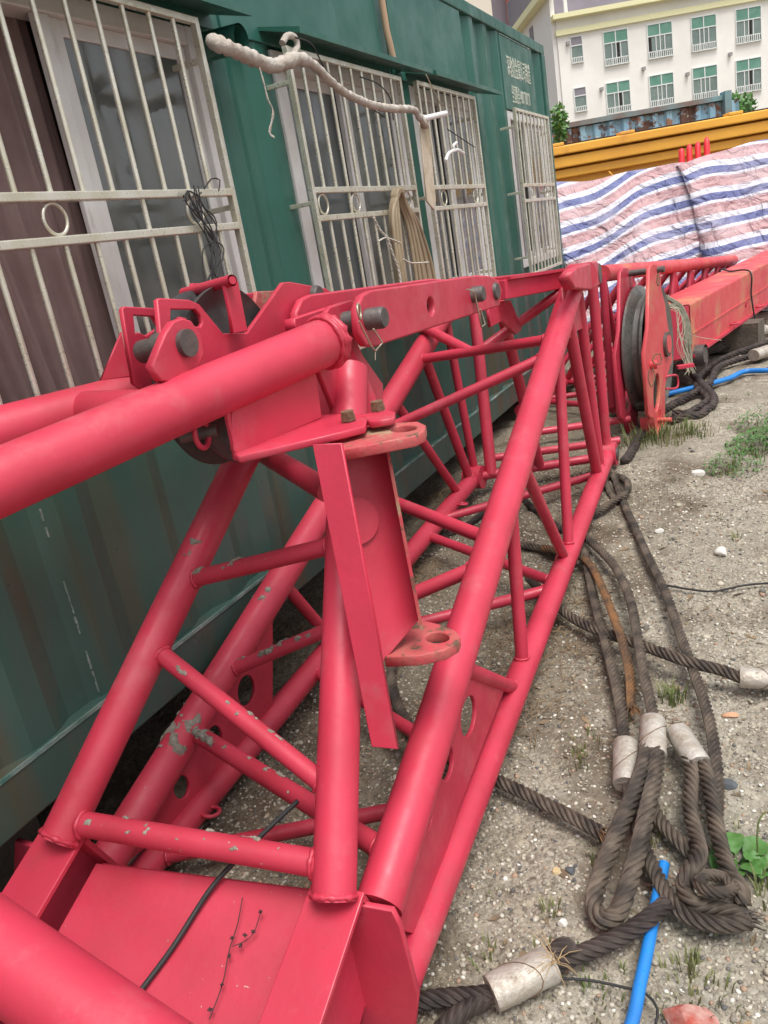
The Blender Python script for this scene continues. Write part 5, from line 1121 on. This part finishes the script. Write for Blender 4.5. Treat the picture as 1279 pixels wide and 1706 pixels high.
def plant(name, label, p, n, L, seed, lift=.35):
    r = random.Random(seed); c = UG(p); c.z = gh(c.x, c.y); root = thing(name, label, 'plant', tuple(c))
    for k in range(n):
        a = k*2.4+r.uniform(-.3, .3); l = L*r.uniform(.6, 1.05); w = l*.36; d = Vector((math.cos(a), math.sin(a), 0)); s_ = Vector((-d.y, d.x, 0)); m = MB(); N = 9; el = r.uniform(.3, .9)
        vs = []
        for i in range(N+1):
            t = i/N; wid = (.05 if t < .28 else math.sin(math.pi*min(1, (t-.25)/.75))**.7+.03)*w*(1.0); q_ = c+d*l*t+UPV*(l*el*t*(1-.55*t)+.004)
            for j, u_ in enumerate((-1, -.5, 0, .5, 1)): vs.append(q_+s_*wid*u_*(1 if t >= .28 else .8)+UPV*(abs(u_)*wid*.35+.003*math.sin(i*2.1+j)))
        m.add(vs, [(i*5+j, i*5+j+1, (i+1)*5+j+1, (i+1)*5+j) for i in range(N) for j in range(4)], True); m.build('leaf', LEAF, root)
    return root
pr_ = plant('broadleaf_weed', 'broad leaved green weed growing beside the rope coil at the right edge', (1228, 1425), 9, .085, 3)
m = MB(); c = UG((1262, 1420)); m.tube(catmull([c, c+Vector((0, 0, .05)), c+Vector((.005, .01, .09)), c+Vector((.02, .02, .11))], .01), .0022, n=6); m.build('flower_stalk', GRASSM, pr_)
plant('broadleaf_weed', 'second small green weed at the right frame edge below the sleeve', (1275, 1440), 6, .06, 5)
def leafy(name, label, p, R_, n, L, seed):
    r = random.Random(seed); c = UG(p); root = thing(name, label, 'plant', (c.x, c.y, gh(c.x, c.y))); m = MB()
    for _ in range(n):
        a = r.uniform(0, 6.28); q_ = c+Vector((math.cos(a), math.sin(a), 0))*R_*r.random()**.6; q_.z = gh(q_.x, q_.y)+r.uniform(.01, .12)*(1.2-abs((q_-c).length)/R_)
        d = Vector((r.gauss(0, 1), r.gauss(0, 1), r.gauss(.2, .4))).normalized()*L*r.uniform(.6, 1.3); s_ = d.cross(UPV).normalized()*L*.36
        m.add([q_-d, q_-s_, q_+d, q_+s_], [(0, 1, 2, 3)])
    m.build('foliage', LEAF, root)
    m = MB(); m.tube([c, c+UPV*.05], .004, n=6); m.build('stem', GRASSM, root)
leafy('leafy_weed', 'low leafy green weed patch at the right edge beyond the sand', (1272, 745), .19, 600, .016, 1)
leafy('leafy_weed', 'small dark leafy weed left of the green weed patch', (1222, 782), .14, 260, .013, 2)
leafy('leafy_weed', 'sparse leafy weed further back at the right edge', (1262, 715), .16, 260, .014, 4)

m = MB()
for k in range(260):
    x = random.uniform(-1.0, .7); y = random.uniform(.9, 4.2); b = Vector((x, y, gh(x, y)+.003)); a = random.uniform(0, 6.28); l = random.uniform(.008, .03); d = Vector((math.cos(a), math.sin(a), random.uniform(-.1, .1)))*l; q_ = Vector((-d.y, d.x, 0))*random.uniform(.15, .5)
    m.add([b-d, b-q_, b+d, b+q_+UPV*.003], [(0, 1, 2, 3)])
o = m.build('leaf_litter', mat('dead_leaf_bits', (.10, .07, .045), .9, var=(.30, .22, .13), vscale=8)); tag(o, 'small dead leaf and bark flakes scattered on the gravel', 'litter'); o['kind'] = 'stuff'
# ---- dried mud stuck on the tubes
def mud(key_or_pts, r, t0, t1, thr, seed, spread=1.3, name='mud_patch'):
    A, B = (CH[key_or_pts][0], CH[key_or_pts][1]) if isinstance(key_or_pts, str) else key_or_pts
    d = (B-A); L = d.length; d = d/L; u = (UPV-d*UPV.dot(d)).normalized(); s_ = d.cross(u); R_ = random.Random(seed)
    from mathutils import noise
    ds = .004; nS = max(3, int((t1-t0)*L/ds)); nT = 34; vs = []; hh = []
    for i in range(nS+1):
        for j in range(nT+1):
            th = (j/nT-.5)*2*spread; x = t0*L+i*ds; e = min(1, min(i, nS-i)/12)*min(1, min(j, nT-j)/6)
            h = noise.fractal(Vector((x*26+seed*9, th*r*30, seed)), 1, 2, 5)+.35*e-.35; h += .12*noise.noise(Vector((x*150, th*r*150, seed))); hh.append(h)
            rr = r+max(0, min(.006, (h-thr)*.012))+.0002; vs.append(A+d*x+(u*math.cos(th)+s_*math.sin(th))*rr)
    fs = []; W_ = nT+1
    for i in range(nS):
        for j in range(nT):
            q = (i*W_+j, i*W_+j+1, (i+1)*W_+j+1, (i+1)*W_+j)
            if sum(hh[k] for k in q)/4 > thr: fs.append(q)
    if not fs: return
    used = sorted({k for f in fs for k in f}); mp_ = {k: n for n, k in enumerate(used)}
    m = MB(); m.add([vs[k] for k in used], [tuple(mp_[k] for k in f) for f in fs]); o = m.build(name, MUD, boom); o['kind'] = 'stuff'
tt = lambda key, p, q: sorted(((on_chord(key, p, (p[0]+30, p[1]+18))-CH[key][0]).length/(CH[key][1]-CH[key][0]).length, (on_chord(key, q, (q[0]+30, q[1]+18))-CH[key][0]).length/(CH[key][1]-CH[key][0]).length))
a_, b_ = tt('LT', (265, 1250), (325, 1180)); mud('LT', .050, a_, b_, -.02, 3)
a_, b_ = tt('LT', (425, 1010), (445, 985)); mud('LT', .050, a_, b_, .0, 5, .9)
a_, b_ = tt('LLEG', (300, 925), (318, 900)); mud('LLEG', .0445, a_, b_, .05, 7, .9)
for k, (pa, pb, r, k1, k2, t0, t1, thr) in enumerate((((110, 1368), (520, 1437), .0275, 'LLEG', 'RLEG', .06, .95, .44), ((250, 1075), (522, 1293), .0215, 'LLEG', 'RLEG', .08, .8, .38), ((300, 970), (540, 912), .0215, 'LLEG', 'RLEG', .08, .5, .22), ((315, 1214), (600, 1392), .0245, 'LT', 'RT', .03, .2, .05), ((315, 1214), (600, 1392), .0245, 'LT', 'RT', .2, .62, .42), ((365, 1125), (768, 956), .0215, 'LT', 'RT', .02, .42, .2))):
    p = on_chord(k1, pa, pb); q = on_chord(k2, pa, pb); mud((p, q), r, t0, t1, thr, 11+k, 1.1)
#==SECTIONS==
